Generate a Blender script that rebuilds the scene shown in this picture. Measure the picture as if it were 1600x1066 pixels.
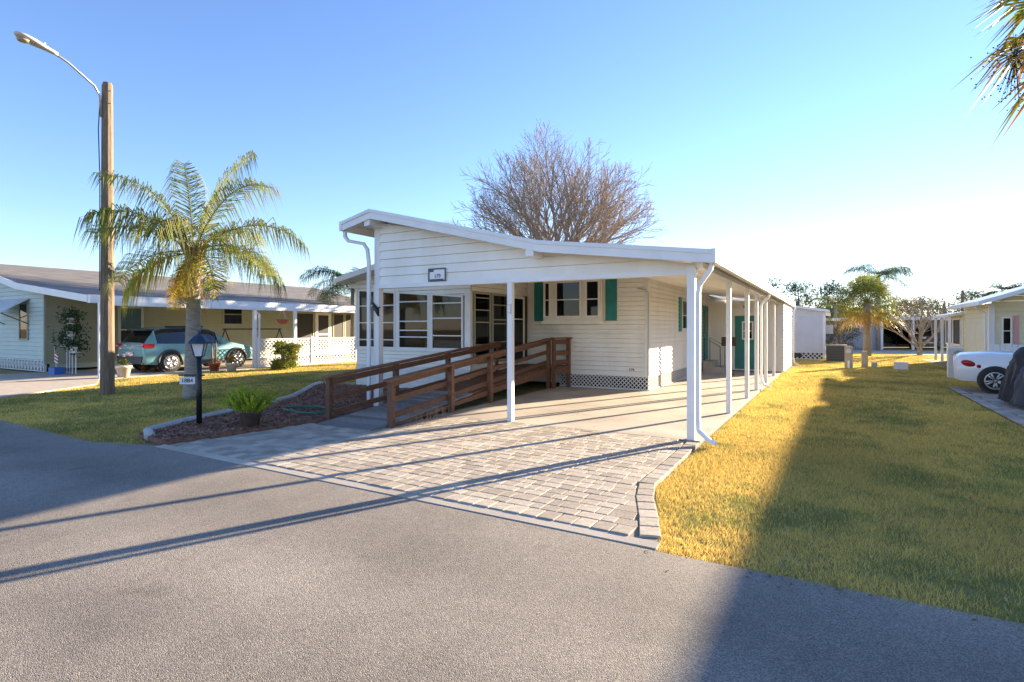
import bpy, math, random
import numpy as np
from mathutils import Vector, Matrix
R=math.radians
for o in list(bpy.data.objects): bpy.data.objects.remove(o)
sc=bpy.context.scene; C=sc.collection
rng=random.Random(7); nr=np.random.default_rng(5)
# ---------------------------------------------------------------- camera
CAMH=1.62; SY,CY=0.49402,0.86945
cam=bpy.data.cameras.new('camera'); co=bpy.data.objects.new('camera',cam); C.objects.link(co); sc.camera=co
co.location=(0,0,CAMH); co.rotation_euler=(R(90),0,math.asin(SY))
cam.sensor_width=36; cam.lens=880/1600*36; cam.shift_y=-21/1600; cam.clip_end=3000; cam.clip_start=.05
# ---------------------------------------------------------------- sky, sun, exposure
SE=R(12.3); SA=math.atan2(.405,.914)
wd=bpy.data.worlds.new('World'); sc.world=wd; wd.use_nodes=True
nt=wd.node_tree; sky=nt.nodes.new('ShaderNodeTexSky'); sky.sky_type='NISHITA'; sky.sun_disc=False
sky.sun_elevation=SE; sky.sun_rotation=SA; sky.air_density=1.0; sky.dust_density=0.0; sky.ozone_density=4.0
bg=nt.nodes['Background']; bg.inputs[1].default_value=.082; tn=nt.nodes.new('ShaderNodeMix'); tn.data_type='RGBA'; tn.blend_type='MULTIPLY'; tn.inputs[0].default_value=1; tn.inputs[7].default_value=(1.10,.945,1.01,1)
nt.links.new(sky.outputs[0],tn.inputs[6]); nt.links.new(tn.outputs[2],bg.inputs[0])   # camera white balance of the whole sky
sl=bpy.data.lights.new('sun','SUN'); sl.energy=5.0; sl.angle=R(.53); sl.color=(1,.80,.55)
so=bpy.data.objects.new('sun',sl); C.objects.link(so); so.location=(20,40,30)
sdir=Vector((math.sin(SA)*math.cos(SE),math.cos(SA)*math.cos(SE),math.sin(SE)))
so.rotation_euler=(-sdir).to_track_quat('-Z','Y').to_euler()
vs=sc.view_settings; vs.view_transform='Standard'; vs.look='None'; vs.gamma=1; vs.exposure=2.22; vs.use_curve_mapping=False
# ---------------------------------------------------------------- materials
def mat(name,c,rough=.6,c2=None,scale=5,bump=0,bscale=None,metal=0,spec=.5,attr=None,rnd=0,detail=4,stretch=None,trans=0,island=0):
    m=bpy.data.materials.new(name); m.use_nodes=True; t=m.node_tree; N=t.nodes; L=t.links; b=N['Principled BSDF']
    b.inputs['Roughness'].default_value=rough; b.inputs['Metallic'].default_value=metal; b.inputs['Specular IOR Level'].default_value=spec
    b.inputs['Base Color'].default_value=(*c,1)
    tc=N.new('ShaderNodeTexCoord'); vec=tc.outputs['Object']
    if stretch:
        mp=N.new('ShaderNodeMapping'); mp.inputs['Scale'].default_value=stretch; L.new(vec,mp.inputs[0]); vec=mp.outputs[0]
    col=None
    if c2:
        n=N.new('ShaderNodeTexNoise'); n.inputs['Scale'].default_value=scale; n.inputs['Detail'].default_value=detail; L.new(vec,n.inputs[0])
        r=N.new('ShaderNodeValToRGB'); r.color_ramp.elements[0].position=.35; r.color_ramp.elements[1].position=.65
        r.color_ramp.elements[0].color=(*c,1); r.color_ramp.elements[1].color=(*c2,1); L.new(n.outputs[0],r.inputs[0]); col=r.outputs[0]
    if attr:
        a=N.new('ShaderNodeVertexColor'); a.layer_name=attr; col=a.outputs[0]
    if rnd or island:
        oi=N.new('ShaderNodeObjectInfo'); g=N.new('ShaderNodeNewGeometry'); ad=N.new('ShaderNodeMath'); ad.operation='ADD'
        L.new(oi.outputs['Random'],ad.inputs[0]); L.new(g.outputs['Random Per Island'],ad.inputs[1])
        fr=N.new('ShaderNodeMath'); fr.operation='FRACT'; L.new(ad.outputs[0],fr.inputs[0])
        mr=N.new('ShaderNodeMapRange'); mr.inputs[3].default_value=1-(rnd or island); mr.inputs[4].default_value=1+(rnd or island)*.6; L.new(fr.outputs[0],mr.inputs[0])
        mx=N.new('ShaderNodeMix'); mx.data_type='RGBA'; mx.blend_type='MULTIPLY'; mx.inputs[0].default_value=1
        if col: L.new(col,mx.inputs[6])
        else: mx.inputs[6].default_value=(*c,1)
        L.new(mr.outputs[0],mx.inputs[7]); col=mx.outputs[2]
    if col: L.new(col,b.inputs['Base Color'])
    if bump:
        n2=N.new('ShaderNodeTexNoise'); n2.inputs['Scale'].default_value=bscale or scale*4; n2.inputs['Detail'].default_value=5; L.new(vec,n2.inputs[0])
        bp=N.new('ShaderNodeBump'); bp.inputs['Strength'].default_value=bump; bp.inputs['Distance'].default_value=.02; L.new(n2.outputs[0],bp.inputs['Height']); L.new(bp.outputs[0],b.inputs['Normal'])
    if trans:   # leaf: some light passes through
        tr=N.new('ShaderNodeBsdfTranslucent'); ms=N.new('ShaderNodeMixShader'); ms.inputs[0].default_value=trans
        if col: L.new(col,tr.inputs[0])
        else: tr.inputs[0].default_value=(*c,1)
        L.new(b.outputs[0],ms.inputs[1]); L.new(tr.outputs[0],ms.inputs[2]); L.new(ms.outputs[0],N['Material Output'].inputs[0])
    return m
def glass(name,tint,tr=.5):
    m=bpy.data.materials.new(name); m.use_nodes=True; t=m.node_tree; N=t.nodes; L=t.links; N.remove(N['Principled BSDF'])
    a=N.new('ShaderNodeBsdfTransparent'); a.inputs[0].default_value=(*tint,1)
    g=N.new('ShaderNodeBsdfGlossy'); g.inputs['Roughness'].default_value=.03; g.inputs[0].default_value=(.9,.9,.9,1)
    f=N.new('ShaderNodeFresnel'); f.inputs[0].default_value=1.38; s=N.new('ShaderNodeMixShader')
    L.new(f.outputs[0],s.inputs[0]); L.new(a.outputs[0],s.inputs[1]); L.new(g.outputs[0],s.inputs[2]); L.new(s.outputs[0],N['Material Output'].inputs[0]); return m
def asphalt():
    m=mat('asphalt',(.2,.2,.2),.85); t=m.node_tree; N=t.nodes; L=t.links; b=N['Principled BSDF']; tc=N['Texture Coordinate']
    v=N.new('ShaderNodeTexVoronoi'); v.inputs['Scale'].default_value=190; L.new(tc.outputs['Object'],v.inputs[0])
    sp=N.new('ShaderNodeSeparateColor'); L.new(v.outputs['Color'],sp.inputs[0])
    r=N.new('ShaderNodeValToRGB'); e=r.color_ramp.elements; e[0].color=(.12,.108,.094,1); e[1].color=(.36,.32,.27,1)
    x=r.color_ramp.elements.new(.45); x.color=(.205,.185,.158,1); L.new(sp.outputs[0],r.inputs[0])
    n=N.new('ShaderNodeTexNoise'); n.inputs['Scale'].default_value=.7; n.inputs['Detail'].default_value=6; n.inputs['Roughness'].default_value=.65; L.new(tc.outputs['Object'],n.inputs[0])
    mr=N.new('ShaderNodeMapRange'); mr.inputs[1].default_value=.3; mr.inputs[2].default_value=.7; mr.inputs[3].default_value=.75; mr.inputs[4].default_value=1.25; L.new(n.outputs[0],mr.inputs[0])
    mx=N.new('ShaderNodeMix'); mx.data_type='RGBA'; mx.blend_type='MULTIPLY'; mx.inputs[0].default_value=1; L.new(r.outputs[0],mx.inputs[6]); L.new(mr.outputs[0],mx.inputs[7]); n3=N.new('ShaderNodeTexNoise'); n3.inputs['Scale'].default_value=2.3; n3.inputs['Detail'].default_value=3; L.new(tc.outputs['Object'],n3.inputs[0])
    r3=N.new('ShaderNodeMapRange'); r3.inputs[1].default_value=.66; r3.inputs[2].default_value=.74; r3.inputs[3].default_value=1; r3.inputs[4].default_value=.78; L.new(n3.outputs[0],r3.inputs[0])
    wv=N.new('ShaderNodeTexWave'); wv.bands_direction='Y'; wv.inputs['Scale'].default_value=.19; wv.inputs['Distortion'].default_value=1.2; wv.inputs['Detail'].default_value=2; L.new(tc.outputs['Object'],wv.inputs[0])
    r4=N.new('ShaderNodeMapRange'); r4.inputs[3].default_value=.90; r4.inputs[4].default_value=1.08; L.new(wv.outputs[1],r4.inputs[0])
    m4=N.new('ShaderNodeMath'); m4.operation='MULTIPLY'; L.new(r3.outputs[0],m4.inputs[0]); L.new(r4.outputs[0],m4.inputs[1])
    m5=N.new('ShaderNodeMix'); m5.data_type='RGBA'; m5.blend_type='MULTIPLY'; m5.inputs[0].default_value=1; L.new(mx.outputs[2],m5.inputs[6]); L.new(m4.outputs[0],m5.inputs[7]); L.new(m5.outputs[2],b.inputs['Base Color'])
    bp=N.new('ShaderNodeBump'); bp.inputs['Strength'].default_value=.8; bp.inputs['Distance'].default_value=.004; L.new(v.outputs['Distance'],bp.inputs['Height']); bp.invert=True; L.new(bp.outputs[0],b.inputs['Normal']); return m
M={}
M['asphalt']=asphalt()
M['white']=mat('white_paint',(.78,.78,.77),.45,(.72,.72,.71),3)
M['siding']=mat('white_vinyl_siding',(.86,.84,.78),.5,(.77,.74,.67),2.2,stretch=(1,1,.3),detail=7)
M['green_siding']=mat('pale_green_siding',(.50,.56,.50),.55,(.46,.52,.46),2)
M['tan_siding']=mat('sage_siding',(.36,.37,.27),.6,(.33,.34,.25),2)
M['yellow_siding']=mat('cream_siding',(.72,.66,.46),.55,(.68,.62,.42),2)
M['grey_siding']=mat('grey_siding',(.60,.60,.62),.55,(.56,.56,.58),2)
M['roof_metal']=mat('white_metal_roof',(.72,.74,.76),.35,(.66,.68,.7),2)
M['shingle']=mat('brown_shingle',(.10,.098,.10),.9,(.19,.18,.17),9,.6,30,stretch=(1,.15,1))
M['teal']=mat('teal_paint',(.006,.17,.16),.45,(.01,.20,.185),4)
M['wood']=mat('stained_wood',(.125,.056,.03),.6,(.22,.10,.05),9,.3,40,rnd=.25,stretch=(6,1,6))
M['oldwood']=mat('weathered_deck',(.20,.19,.18),.8,(.36,.34,.32),10,.4,40,rnd=.35,stretch=(1,8,8))
M['brick_white']=mat('painted_brick',(.70,.69,.66),.7,(.62,.61,.58),6,.2,30)
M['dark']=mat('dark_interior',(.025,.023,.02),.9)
M['inside']=mat('tan_interior',(.20,.15,.10),.9,(.14,.11,.08),2)
M['glass']=glass('window_glass',(.42,.42,.42)); M['darkglass']=glass('tinted_glass',(.16,.17,.18))
M['screen']=mat('screen_mesh',(.035,.032,.028),.7)
M['concrete']=mat('concrete',(.38,.34,.285),.85,(.52,.47,.40),1.0,.12,60,detail=8)
M['edging']=mat('concrete_edging',(.40,.40,.39),.85,(.5,.5,.48),6,.2,40)
M['paver']=mat('tumbled_paver',(.38,.325,.26),.85,(.48,.43,.36),3,.3,50,rnd=.28)
M['sand']=mat('joint_sand',(.22,.19,.145),.95,(.28,.245,.19),20)
M['mulch']=mat('mulch',(.15,.07,.042),.95,(.25,.13,.085),14,.6,50)
M['chip']=mat('mulch_chip',(.28,.12,.065),.95,(.36,.19,.12),4,island=.5)
M['thatch']=mat('lawn_soil',(.26,.20,.075),.95,(.36,.28,.11),3,.6,60,detail=8)
M['grass']=mat('grass_blade',(.3,.25,.06),.7,attr='Col',trans=.35,spec=.15)
M['leaf']=mat('leaf',(.07,.11,.02),.55,attr='Col',trans=.35,spec=.3)
M['bark']=mat('grey_bark',(.20,.18,.155),.9,(.30,.28,.25),8,.5,30)
M['palmtrunk']=mat('palm_trunk',(.22,.195,.165),.9,(.36,.325,.28),7,.5,25,stretch=(1,1,5))
M['twig']=mat('bare_bark',(.23,.18,.135),.9,(.32,.26,.20),5)
M['pole']=mat('weathered_pole',(.15,.11,.075),.9,(.24,.18,.125),6,.4,20,stretch=(8,8,.6))
M['metal']=mat('galvanised',(.5,.5,.5),.4,(.4,.4,.4),8,metal=.7)
M['lampgrey']=mat('lamp_housing',(.55,.52,.45),.5,(.48,.45,.39),6)
M['lens']=mat('lamp_lens',(.35,.30,.2),.2)
M['black']=mat('black_paint',(.012,.013,.015),.4); M['rubber']=mat('rubber',(.018,.018,.018),.75)
M['navy']=mat('lamp_cap',(.015,.03,.06),.35); M['frost']=mat('frosted_glass',(.75,.75,.78),.3)
M['tealcar']=mat('pale_teal_car_paint',(.20,.40,.40),.22,spec=.7); M['whitecar']=mat('white_car_paint',(.78,.79,.80),.2,spec=.7); M['browncar']=mat('maroon_car_paint',(.07,.03,.03),.25,spec=.7)
M['clad']=mat('grey_cladding',(.07,.07,.07),.6); M['rim']=mat('alloy',(.6,.6,.6),.3,metal=.8); M['red']=mat('tail_lamp',(.45,.01,.01),.2)
M['potbrown']=mat('brown_pot',(.10,.075,.06),.6,(.14,.10,.08),9); M['terracotta']=mat('terracotta',(.35,.09,.04),.7); M['potwhite']=mat('white_pot',(.65,.62,.58),.6)
M['cover']=mat('tarp_navy',(.018,.02,.028),.7,(.035,.04,.05),4,.4,12); M['cover2']=mat('tarp_grey',(.04,.045,.065),.7,(.07,.078,.10),4,.4,12)
M['util']=mat('utility_tan',(.42,.36,.25),.6,(.36,.30,.21),4); M['utilg']=mat('utility_green_grey',(.42,.43,.36),.6)
M['ac']=mat('condenser_dark',(.07,.07,.065),.7,(.11,.11,.10),30)
M['fruit']=mat('palm_fruit',(.012,.012,.018),.5); M['pink']=mat('pink_petals',(.65,.30,.33),.6); M['blue']=mat('blue_plastic',(.03,.12,.40),.5)
M['bluegrey']=mat('blue_grey_wall',(.22,.26,.32),.7); M['plate']=mat('sign_white',(.75,.75,.76),.5); M['hose']=mat('green_hose',(.02,.16,.11),.5)
M['darkbrown']=mat('brown_shutter',(.05,.03,.02),.6); M['lattice']=mat('lattice_white',(.74,.73,.70),.55)  # dark brown of the shutter and the pedestal box
# ---------------------------------------------------------------- builders
ORG={}
class MB:
    def __init__(s): s.v=[]; s.f=[]; s.c=None
    def add(s,vs,fs):
        n=len(s.v); s.v+= [tuple(p) for p in vs]; s.f+=[tuple(i+n for i in f) for f in fs]; return s
    def box(s,x0,x1,y0,y1,z0,z1):
        return s.add([(x0,y0,z0),(x1,y0,z0),(x1,y1,z0),(x0,y1,z0),(x0,y0,z1),(x1,y0,z1),(x1,y1,z1),(x0,y1,z1)],[(0,3,2,1),(4,5,6,7),(0,1,5,4),(1,2,6,5),(2,3,7,6),(3,0,4,7)])
    def hexa(s,a,b):   # two quads (bottom a, top b)
        return s.add(list(a)+list(b),[(3,2,1,0),(4,5,6,7),(0,1,5,4),(1,2,6,5),(2,3,7,6),(3,0,4,7)])
    def bar(s,p,q,w,h,up=(0,0,1)):   # rectangular bar from p to q
        p=Vector(p);q=Vector(q);d=(q-p).normalized();u=Vector(up)
        if abs(d.dot(u))>.98: u=Vector((0,1,0))
        a=d.cross(u).normalized();b=a.cross(d).normalized();a*=w/2;b*=h/2
        return s.hexa([p-a-b,p+a-b,p+a+b,p-a+b],[q-a-b,q+a-b,q+a+b,q-a+b])
    def tube(s,pts,rad,n=8,cap=True,sq=False):
        pts=[Vector(p) for p in pts]; k=len(pts); rad=rad if hasattr(rad,'__len__') else [rad]*k; base=len(s.v); ref=None
        for i,p in enumerate(pts):
            d=(pts[min(i+1,k-1)]-pts[max(i-1,0)]).normalized()
            if ref is None: ref=Vector((0,0,1)) if abs(d.z)<.9 else Vector((0,1,0))
            a=d.cross(ref); a=a.normalized() if a.length>1e-4 else Vector((1,0,0)); b=a.cross(d).normalized(); ref=b
            for j in range(n):
                t=2*math.pi*(j+.5)/n; s.v.append(tuple(p+(a*math.cos(t)+b*math.sin(t))*rad[i]*(1.3 if sq else 1)))
        for i in range(k-1):
            for j in range(n):
                j2=(j+1)%n; s.f.append((base+i*n+j,base+i*n+j2,base+(i+1)*n+j2,base+(i+1)*n+j))
        if cap: s.f.append(tuple(base+j for j in range(n))[::-1]); s.f.append(tuple(base+(k-1)*n+j for j in range(n)))
        return s
    def lathe(s,prof,c=(0,0,0),n=16,axis='z'):
        base=len(s.v)
        for r,z in prof:
            for j in range(n):
                t=2*math.pi*j/n; x,y=r*math.cos(t),r*math.sin(t)
                s.v.append((c[0]+x,c[1]+y,c[2]+z) if axis=='z' else (c[0]+x,c[1]+z,c[2]+y) if axis=='y' else (c[0]+z,c[1]+x,c[2]+y))
        for i in range(len(prof)-1):
            for j in range(n):
                j2=(j+1)%n; s.f.append((base+i*n+j,base+i*n+j2,base+(i+1)*n+j2,base+(i+1)*n+j))
        s.f.append(tuple(base+j for j in range(n))[::-1]); s.f.append(tuple(base+(len(prof)-1)*n+j for j in range(n))); return s
    def prism(s,poly,z0,z1):
        n=len(poly); s.add([(x,y,z0) for x,y in poly]+[(x,y,z1) for x,y in poly],[tuple(range(n))[::-1],tuple(range(n,2*n))]+[(i,(i+1)%n,n+(i+1)%n,n+i) for i in range(n)]); return s
    def build(s,name,m,parent=None,smooth=False,org=None,kind=None):
        me=bpy.data.meshes.new(name); o_=ORG.get(parent.name,(0,0,0)) if parent else (org or (0,0,0))
        v=np.array(s.v,dtype=float)-np.array(o_); me.from_pydata(v.tolist(),[],s.f)
        if s.c is not None:
            a=me.color_attributes.new('Col','FLOAT_COLOR','POINT'); a.data.foreach_set('color',np.array(s.c,dtype=np.float32).ravel())
        if smooth:
            me.polygons.foreach_set('use_smooth',[True]*len(me.polygons))
        me.materials.append(M[m] if isinstance(m,str) else m); me.update()
        o=bpy.data.objects.new(name,me); C.objects.link(o)
        if parent: o.parent=parent; ORG[o.name]=o_
        else: o.location=o_; ORG[o.name]=o_
        if kind: o['kind']=kind
        return o
def tag(o,label,cat=None,group=None,kind=None):
    o['label']=label
    if cat: o['category']=cat
    if group: o['group']=group
    if kind: o['kind']=kind
    return o
def thing(name,label,cat,loc,group=None):
    o=bpy.data.objects.new(name,None); C.objects.link(o); o.location=loc; ORG[o.name]=tuple(loc); o.empty_display_size=.2
    return tag(o,label,cat,group)
def struct(name,mb,m,label): return tag(mb.build(name,m),label,kind='structure')
def box(name,m,parent,*a): return MB().box(*a).build(name,m,parent)
def bars(name,m,parent,lst,w,h):
    b=MB()
    for p,q in lst: b.bar(p,q,w,h)
    return b.build(name,m,parent)
def text(name,s,size,loc,rot,m,parent):
    cu=bpy.data.curves.new(name,'FONT'); cu.body=s; cu.size=size; cu.extrude=.002; cu.align_x='CENTER'; cu.align_y='CENTER'
    t=bpy.data.objects.new(name+'_c',cu); C.objects.link(t); bpy.context.view_layer.update()
    me=bpy.data.meshes.new_from_object(t.evaluated_get(bpy.context.evaluated_depsgraph_get())); bpy.data.objects.remove(t)
    me.materials.clear(); me.materials.append(M[m]); o=bpy.data.objects.new(name,me); C.objects.link(o)
    o.location=Vector(loc)-Vector(ORG[parent.name]); o.rotation_euler=rot; o.parent=parent; return o
def clip(poly,f):  # keep where f>=0
    out=[]
    for i in range(len(poly)):
        a,b=poly[i],poly[(i+1)%len(poly)]; fa,fb=f(*a),f(*b)
        if fa>=0: out.append(a)
        if (fa>=0)!=(fb>=0): t=fa/(fa-fb); out.append((a[0]+(b[0]-a[0])*t,a[1]+(b[1]-a[1])*t))
    return out
def siding(parent,axis,const,a0,a1,z0,z1,out,m,exp=.125,tops=(),back=.03):
    """clapboards, one object each; axis 'x': wall runs along x at y=const; tops: clip functions f(a,z)>=0"""
    z=z0
    while z<z1-.01:
        zt=min(z+exp-(.004 if exp>.15 else .0065),z1); p=[(a0,z),(a1,z),(a1,zt),(a0,zt)]
        for f in tops:
            p=clip(p,f)
            if len(p)<3: break
        if len(p)>=3:
            n=len(p); vs=[]
            for a,zz in p:
                d=.027*(1-(zz-z)/exp)+.001
                vs.append((a,const+out*d,zz) if axis=='x' else (const+out*d,a,zz))
            for a,zz in p: vs.append((a,const-out*back,zz) if axis=='x' else (const-out*back,a,zz))
            MB().add(vs,[tuple(range(n)),tuple(range(n,2*n))[::-1]]+[(i,n+i,n+(i+1)%n,(i+1)%n) for i in range(n)]).build('siding_board',m,parent)
        z+=exp
def window(parent,axis,const,a0,a1,z0,z1,out,fm='white',gm='glass',bars_z=(),fw=.05,inside=None,pr=.05,tops=None):
    """frame + pane, part 'window' with sub-parts; tops=(z at a0, z at a1) for a sloping head"""
    za,zb=tops or (z1,z1)
    P=(lambda a,d,z:(a,const+out*d,z)) if axis=='x' else (lambda a,d,z:(const+out*d,a,z))
    b=MB()
    def fr(q): b.hexa([P(*q[0],) ,P(*q[1]),P(*q[2]),P(*q[3])],[P(*q[4]),P(*q[5]),P(*q[6]),P(*q[7])])
    def rect(A0,A1,ZL0,ZL1,ZH0,ZH1,d0,d1): fr([(A0,d0,ZL0),(A1,d0,ZL1),(A1,d1,ZL1),(A0,d1,ZL0),(A0,d0,ZH0),(A1,d0,ZH1),(A1,d1,ZH1),(A0,d1,ZH0)])
    rect(a0,a0+fw,z0,z0,za,za,-.03,pr); rect(a1-fw,a1,z0,z0,zb,zb,-.03,pr)
    rect(a0+fw,a1-fw,z0,z0,z0+fw,z0+fw,-.03,pr-.003); rect(a0+fw,a1-fw,za-fw,zb-fw,za,zb,-.03,pr-.003)
    w=b.build('window',fm,parent)
    g=MB(); g.add([P(a0+fw,.032,z0+fw),P(a1-fw,.032,z0+fw),P(a1-fw,.032,zb-fw),P(a0+fw,.032,za-fw)],[(0,1,2,3)]); g.build('pane',gm,w)
    for z in bars_z:
        rb=MB(); b=rb; rect(a0+fw,a1-fw,z-.014,z-.014,z+.014,z+.014,.028,.044); rb.build('glazing_bar',fm,w)
    if inside:
        g=MB(); g.add([P(a0+.01,.026,z0+.01),P(a1-.01,.026,z0+.01),P(a1-.01,.026,zb-.01),P(a0+.01,.026,za-.01)],[(0,1,2,3)]); g.build('backing',inside,w)
    return w
def lattice(parent,axis,const,a0,a1,z0,z1,out,sp=.11,w=.028,name='lattice',m='lattice',backing=None):
    b=MB(); P=(lambda a,d,z:(a,const+out*d,z)) if axis=='x' else (lambda a,d,z:(const+out*d,a,z)); h=z1-z0
    for s,dd in ((1,.004),(-1,.011)):
        a=a0-h if s>0 else a0
        while a<(a1 if s>0 else a1+h):
            p=[(a-w*.7,z0),(a+w*.7,z0),(a+w*.7+s*h,z1),(a-w*.7+s*h,z1)]
            p=clip(clip(p,lambda x,z:x-a0),lambda x,z:a1-x)
            if len(p)>=3:
                n=len(p); b.add([P(x,dd,z) for x,z in p]+[P(x,dd-.006,z) for x,z in p],[tuple(range(n)),tuple(range(n,2*n))[::-1]]+[(i,n+i,n+(i+1)%n,(i+1)%n) for i in range(n)])
            a+=sp*1.41
    b.bar(P(a0,.012,z1),P(a1,.012,z1),.03,.03); b.bar(P(a0,.012,z0+.01),P(a1,.012,z0+.01),.03,.03)
    o=b.build(name,m,parent,kind='stuff')
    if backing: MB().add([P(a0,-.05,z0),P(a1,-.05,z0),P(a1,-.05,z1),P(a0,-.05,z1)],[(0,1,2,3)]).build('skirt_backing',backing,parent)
    return o
def downspout(parent,pts,name='downspout'): return MB().tube(pts,.033,4,sq=True).build(name,'white',parent)
def noise2(x,y,s,seed=0):
    g=np.random.default_rng(seed).random((64,64)); x=x*s;y=y*s; xi=np.floor(x).astype(int);yi=np.floor(y).astype(int);fx=x-xi;fy=y-yi
    fx=fx*fx*(3-2*fx);fy=fy*fy*(3-2*fy); G=lambda i,j:g[i%64,j%64]
    return (G(xi,yi)*(1-fx)+G(xi+1,yi)*fx)*(1-fy)+(G(xi,yi+1)*(1-fx)+G(xi+1,yi+1)*fx)*fy
def inpoly(x,y,poly):
    r=np.zeros(len(x),bool); n=len(poly)
    for i in range(n):
        (x0,y0),(x1,y1)=poly[i],poly[(i+1)%n]
        c=((y0>y)!=(y1>y))&(x<(x1-x0)*(y-y0)/((y1-y0) or 1e-9)+x0); r^=c
    return r
# ---------------------------------------------------------------- ground, roads
struct('ground',MB().add([(-600,-300,-.03),(600,-300,-.03),(600,900,-.03),(-600,900,-.03)],[(0,1,2,3)]),'thatch','dry lawn ground stretching to the horizon')
YR=4.12
struct('road',MB().add([(-200,-7,0),(200,-7,0),(200,YR-.1,0),(-1.0,YR-.06,0),(-4,YR+.1,0),(-8.0,YR+.22,0),(-9.2,YR-.12,0),(-14,YR+.1,0),(-200,YR,0)],[tuple(range(9))]),'asphalt','grey aggregate asphalt street in front of the driveway')
struct('back_road',MB().box(-60,60,41.5,48.5,-.05,-.005),'concrete','pale street running behind the houses')
slab=[(-6.3,8.32),(-1.62,8.22),(-1.58,22.2),(-4.05,22.2),(-4.05,14.1),(-6.5,14.1)]
cslab=struct('concrete_slab',MB().prism(slab,-.05,.008),'sand','pale concrete carport slab')
for pp_ in ([(-6.3,8.32),(-1.62,8.22),(-1.61,12.4),(-6.42,12.4)],[(-6.42,12.412),(-1.61,12.412),(-1.60,17.2),(-4.05,17.2),(-4.05,14.1),(-6.5,14.1)],[(-4.05,17.212),(-1.60,17.212),(-1.58,22.2),(-4.05,22.2)]): MB().prism(pp_,-.04,.02).build('slab_panel','concrete',cslab)
# paver apron
apr=[(-7.9,4.5),(-1.30,4.35),(-1.52,5.1),(-1.70,5.7),(-1.72,8.2),(-6.2,8.32),(-6.2,6.5),(-7.6,6.55)]
full=[(-7.95,4.36),(-1.12,4.15),(-1.35,5.0),(-1.6,5.65),(-1.6,8.2),(-6.28,8.3),(-6.28,6.5),(-7.6,6.6)]
pv=struct('paver_driveway',MB().prism(full,-.05,.004),'sand','tan tumbled paver driveway apron before the carport')
unit=MB(); e=.035
unit.add([(-.5,-.5,-.04),(.5,-.5,-.04),(.5,.5,-.04),(-.5,.5,-.04),(-.5,-.5,.0155),(.5,-.5,.0155),(.5,.5,.0155),(-.5,.5,.0155),(-.5+e,-.5+e,.018),(.5-e,-.5+e,.018),(.5-e,.5-e,.018),(-.5+e,.5-e,.018)],
 [(0,1,5,4),(1,2,6,5),(2,3,7,6),(3,0,4,7),(4,5,9,8),(5,6,10,9),(6,7,11,10),(7,4,8,11),(8,9,10,11)])
um=bpy.data.meshes.new('paver_mesh'); um.from_pydata(unit.v,[],unit.f); um.materials.append(M['paver'])
def pave(parent,poly,y0,y1,x0,x1,limit,extra=(),rows=(.15,.19,.15,.17),tilt=0,xr=None):
    P=[];y=y0;i=0;cut=[]
    while y<y1:
        h=rows[i%len(rows)]; i+=1; x=x0-rng.random()*.3
        while x<x1:
            w=rng.choice((.12,.17,.17,.23)); cx,cy=x+w/2,y+h/2-tilt*(x+w/2+8)
            if xr and cx>-2.4 and cx+w/2+.01>min(xr(cy-h/2),xr(cy+h/2)):
                ra,rb=xr(cy-h/2),xr(cy+h/2); xl=cx-w/2
                if min(ra,rb)-xl>.03 and 4.5<cy<8.15: cut.append([(xl+.004,cy-h/2+.004),(min(ra,cx+w/2)-.008,cy-h/2+.004),(min(rb,cx+w/2)-.008,cy+h/2-.004),(xl+.004,cy+h/2-.004)])
                x+=w; continue
            if inpoly(np.array([cx]),np.array([cy]),poly)[0]: P.append((cx,cy,w-.008,h-.008,rng.uniform(-.015,.015)-tilt))
            x+=w
        y+=h
    P=[p for p in P if all(abs(p[0]-q[0])>.5 or abs(p[1]-q[1])>.5 or math.hypot(p[0]-q[0],p[1]-q[1])>.155 for q in extra)]+list(extra); P.sort(key=lambda p:p[0]**2+p[1]**2); rest=MB()
    for k,(cx,cy,w,h,a) in enumerate(P):
        z=rng.uniform(-.002,.002)+0
        if k<limit:
            o=bpy.data.objects.new('paver',um); C.objects.link(o); o.parent=parent; o.location=(cx,cy,z); o.scale=(w,h,1); o.rotation_euler=(0,0,a)
        else:
            ca,sa=math.cos(a),math.sin(a); rest.add([(cx+(vx*w)*ca-(vy*h)*sa,cy+(vx*w)*sa+(vy*h)*ca,vz+z) for vx,vy,vz in unit.v],unit.f)
    for c in cut: MB().prism(c,-.03,.016).build('paver','paver',parent)
    if rest.v: rest.build('paver_field','paver',parent,kind='stuff')
ex=[(x,4.495-.0247*(x+8),.152,.19,-.0247) for x in np.arange(-7.8,-1.35,.163)]
pl_=[(-1.22,4.30),(-1.36,4.75),(-1.54,5.25),(-1.66,5.75),(-1.69,8.15)]; seg=[0]
for p,q in zip(pl_,pl_[1:]): seg.append(seg[-1]+math.dist(p,q))
t=.1
while t<seg[-1]-.1:
    k=max(i for i in range(len(seg)-1) if seg[i]<=t); f=(t-seg[k])/(seg[k+1]-seg[k]); p,q=pl_[k],pl_[k+1]
    ex.append((p[0]+(q[0]-p[0])*f,p[1]+(q[1]-p[1])*f,.16,.205,-math.atan2(q[0]-p[0],q[1]-p[1]))); t+=.215
pave(pv,apr,4.595,8.5,-7.9,-1.4,275,ex,tilt=.0247,xr=lambda y:float(np.interp(y,[p[1] for p in pl_],[p[0] for p in pl_]))-.088)
cs=MB()
cs.hexa([(-8.0,4.26,-.03),(-1.12,4.10,-.03),(-1.12,4.22,-.03),(-8.0,4.39,-.03)],[(-8.0,4.26,.006),(-1.12,4.10,.006),(-1.12,4.22,.010),(-8.0,4.39,.010)])
cs.build('edge_strip','concrete',pv)
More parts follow.
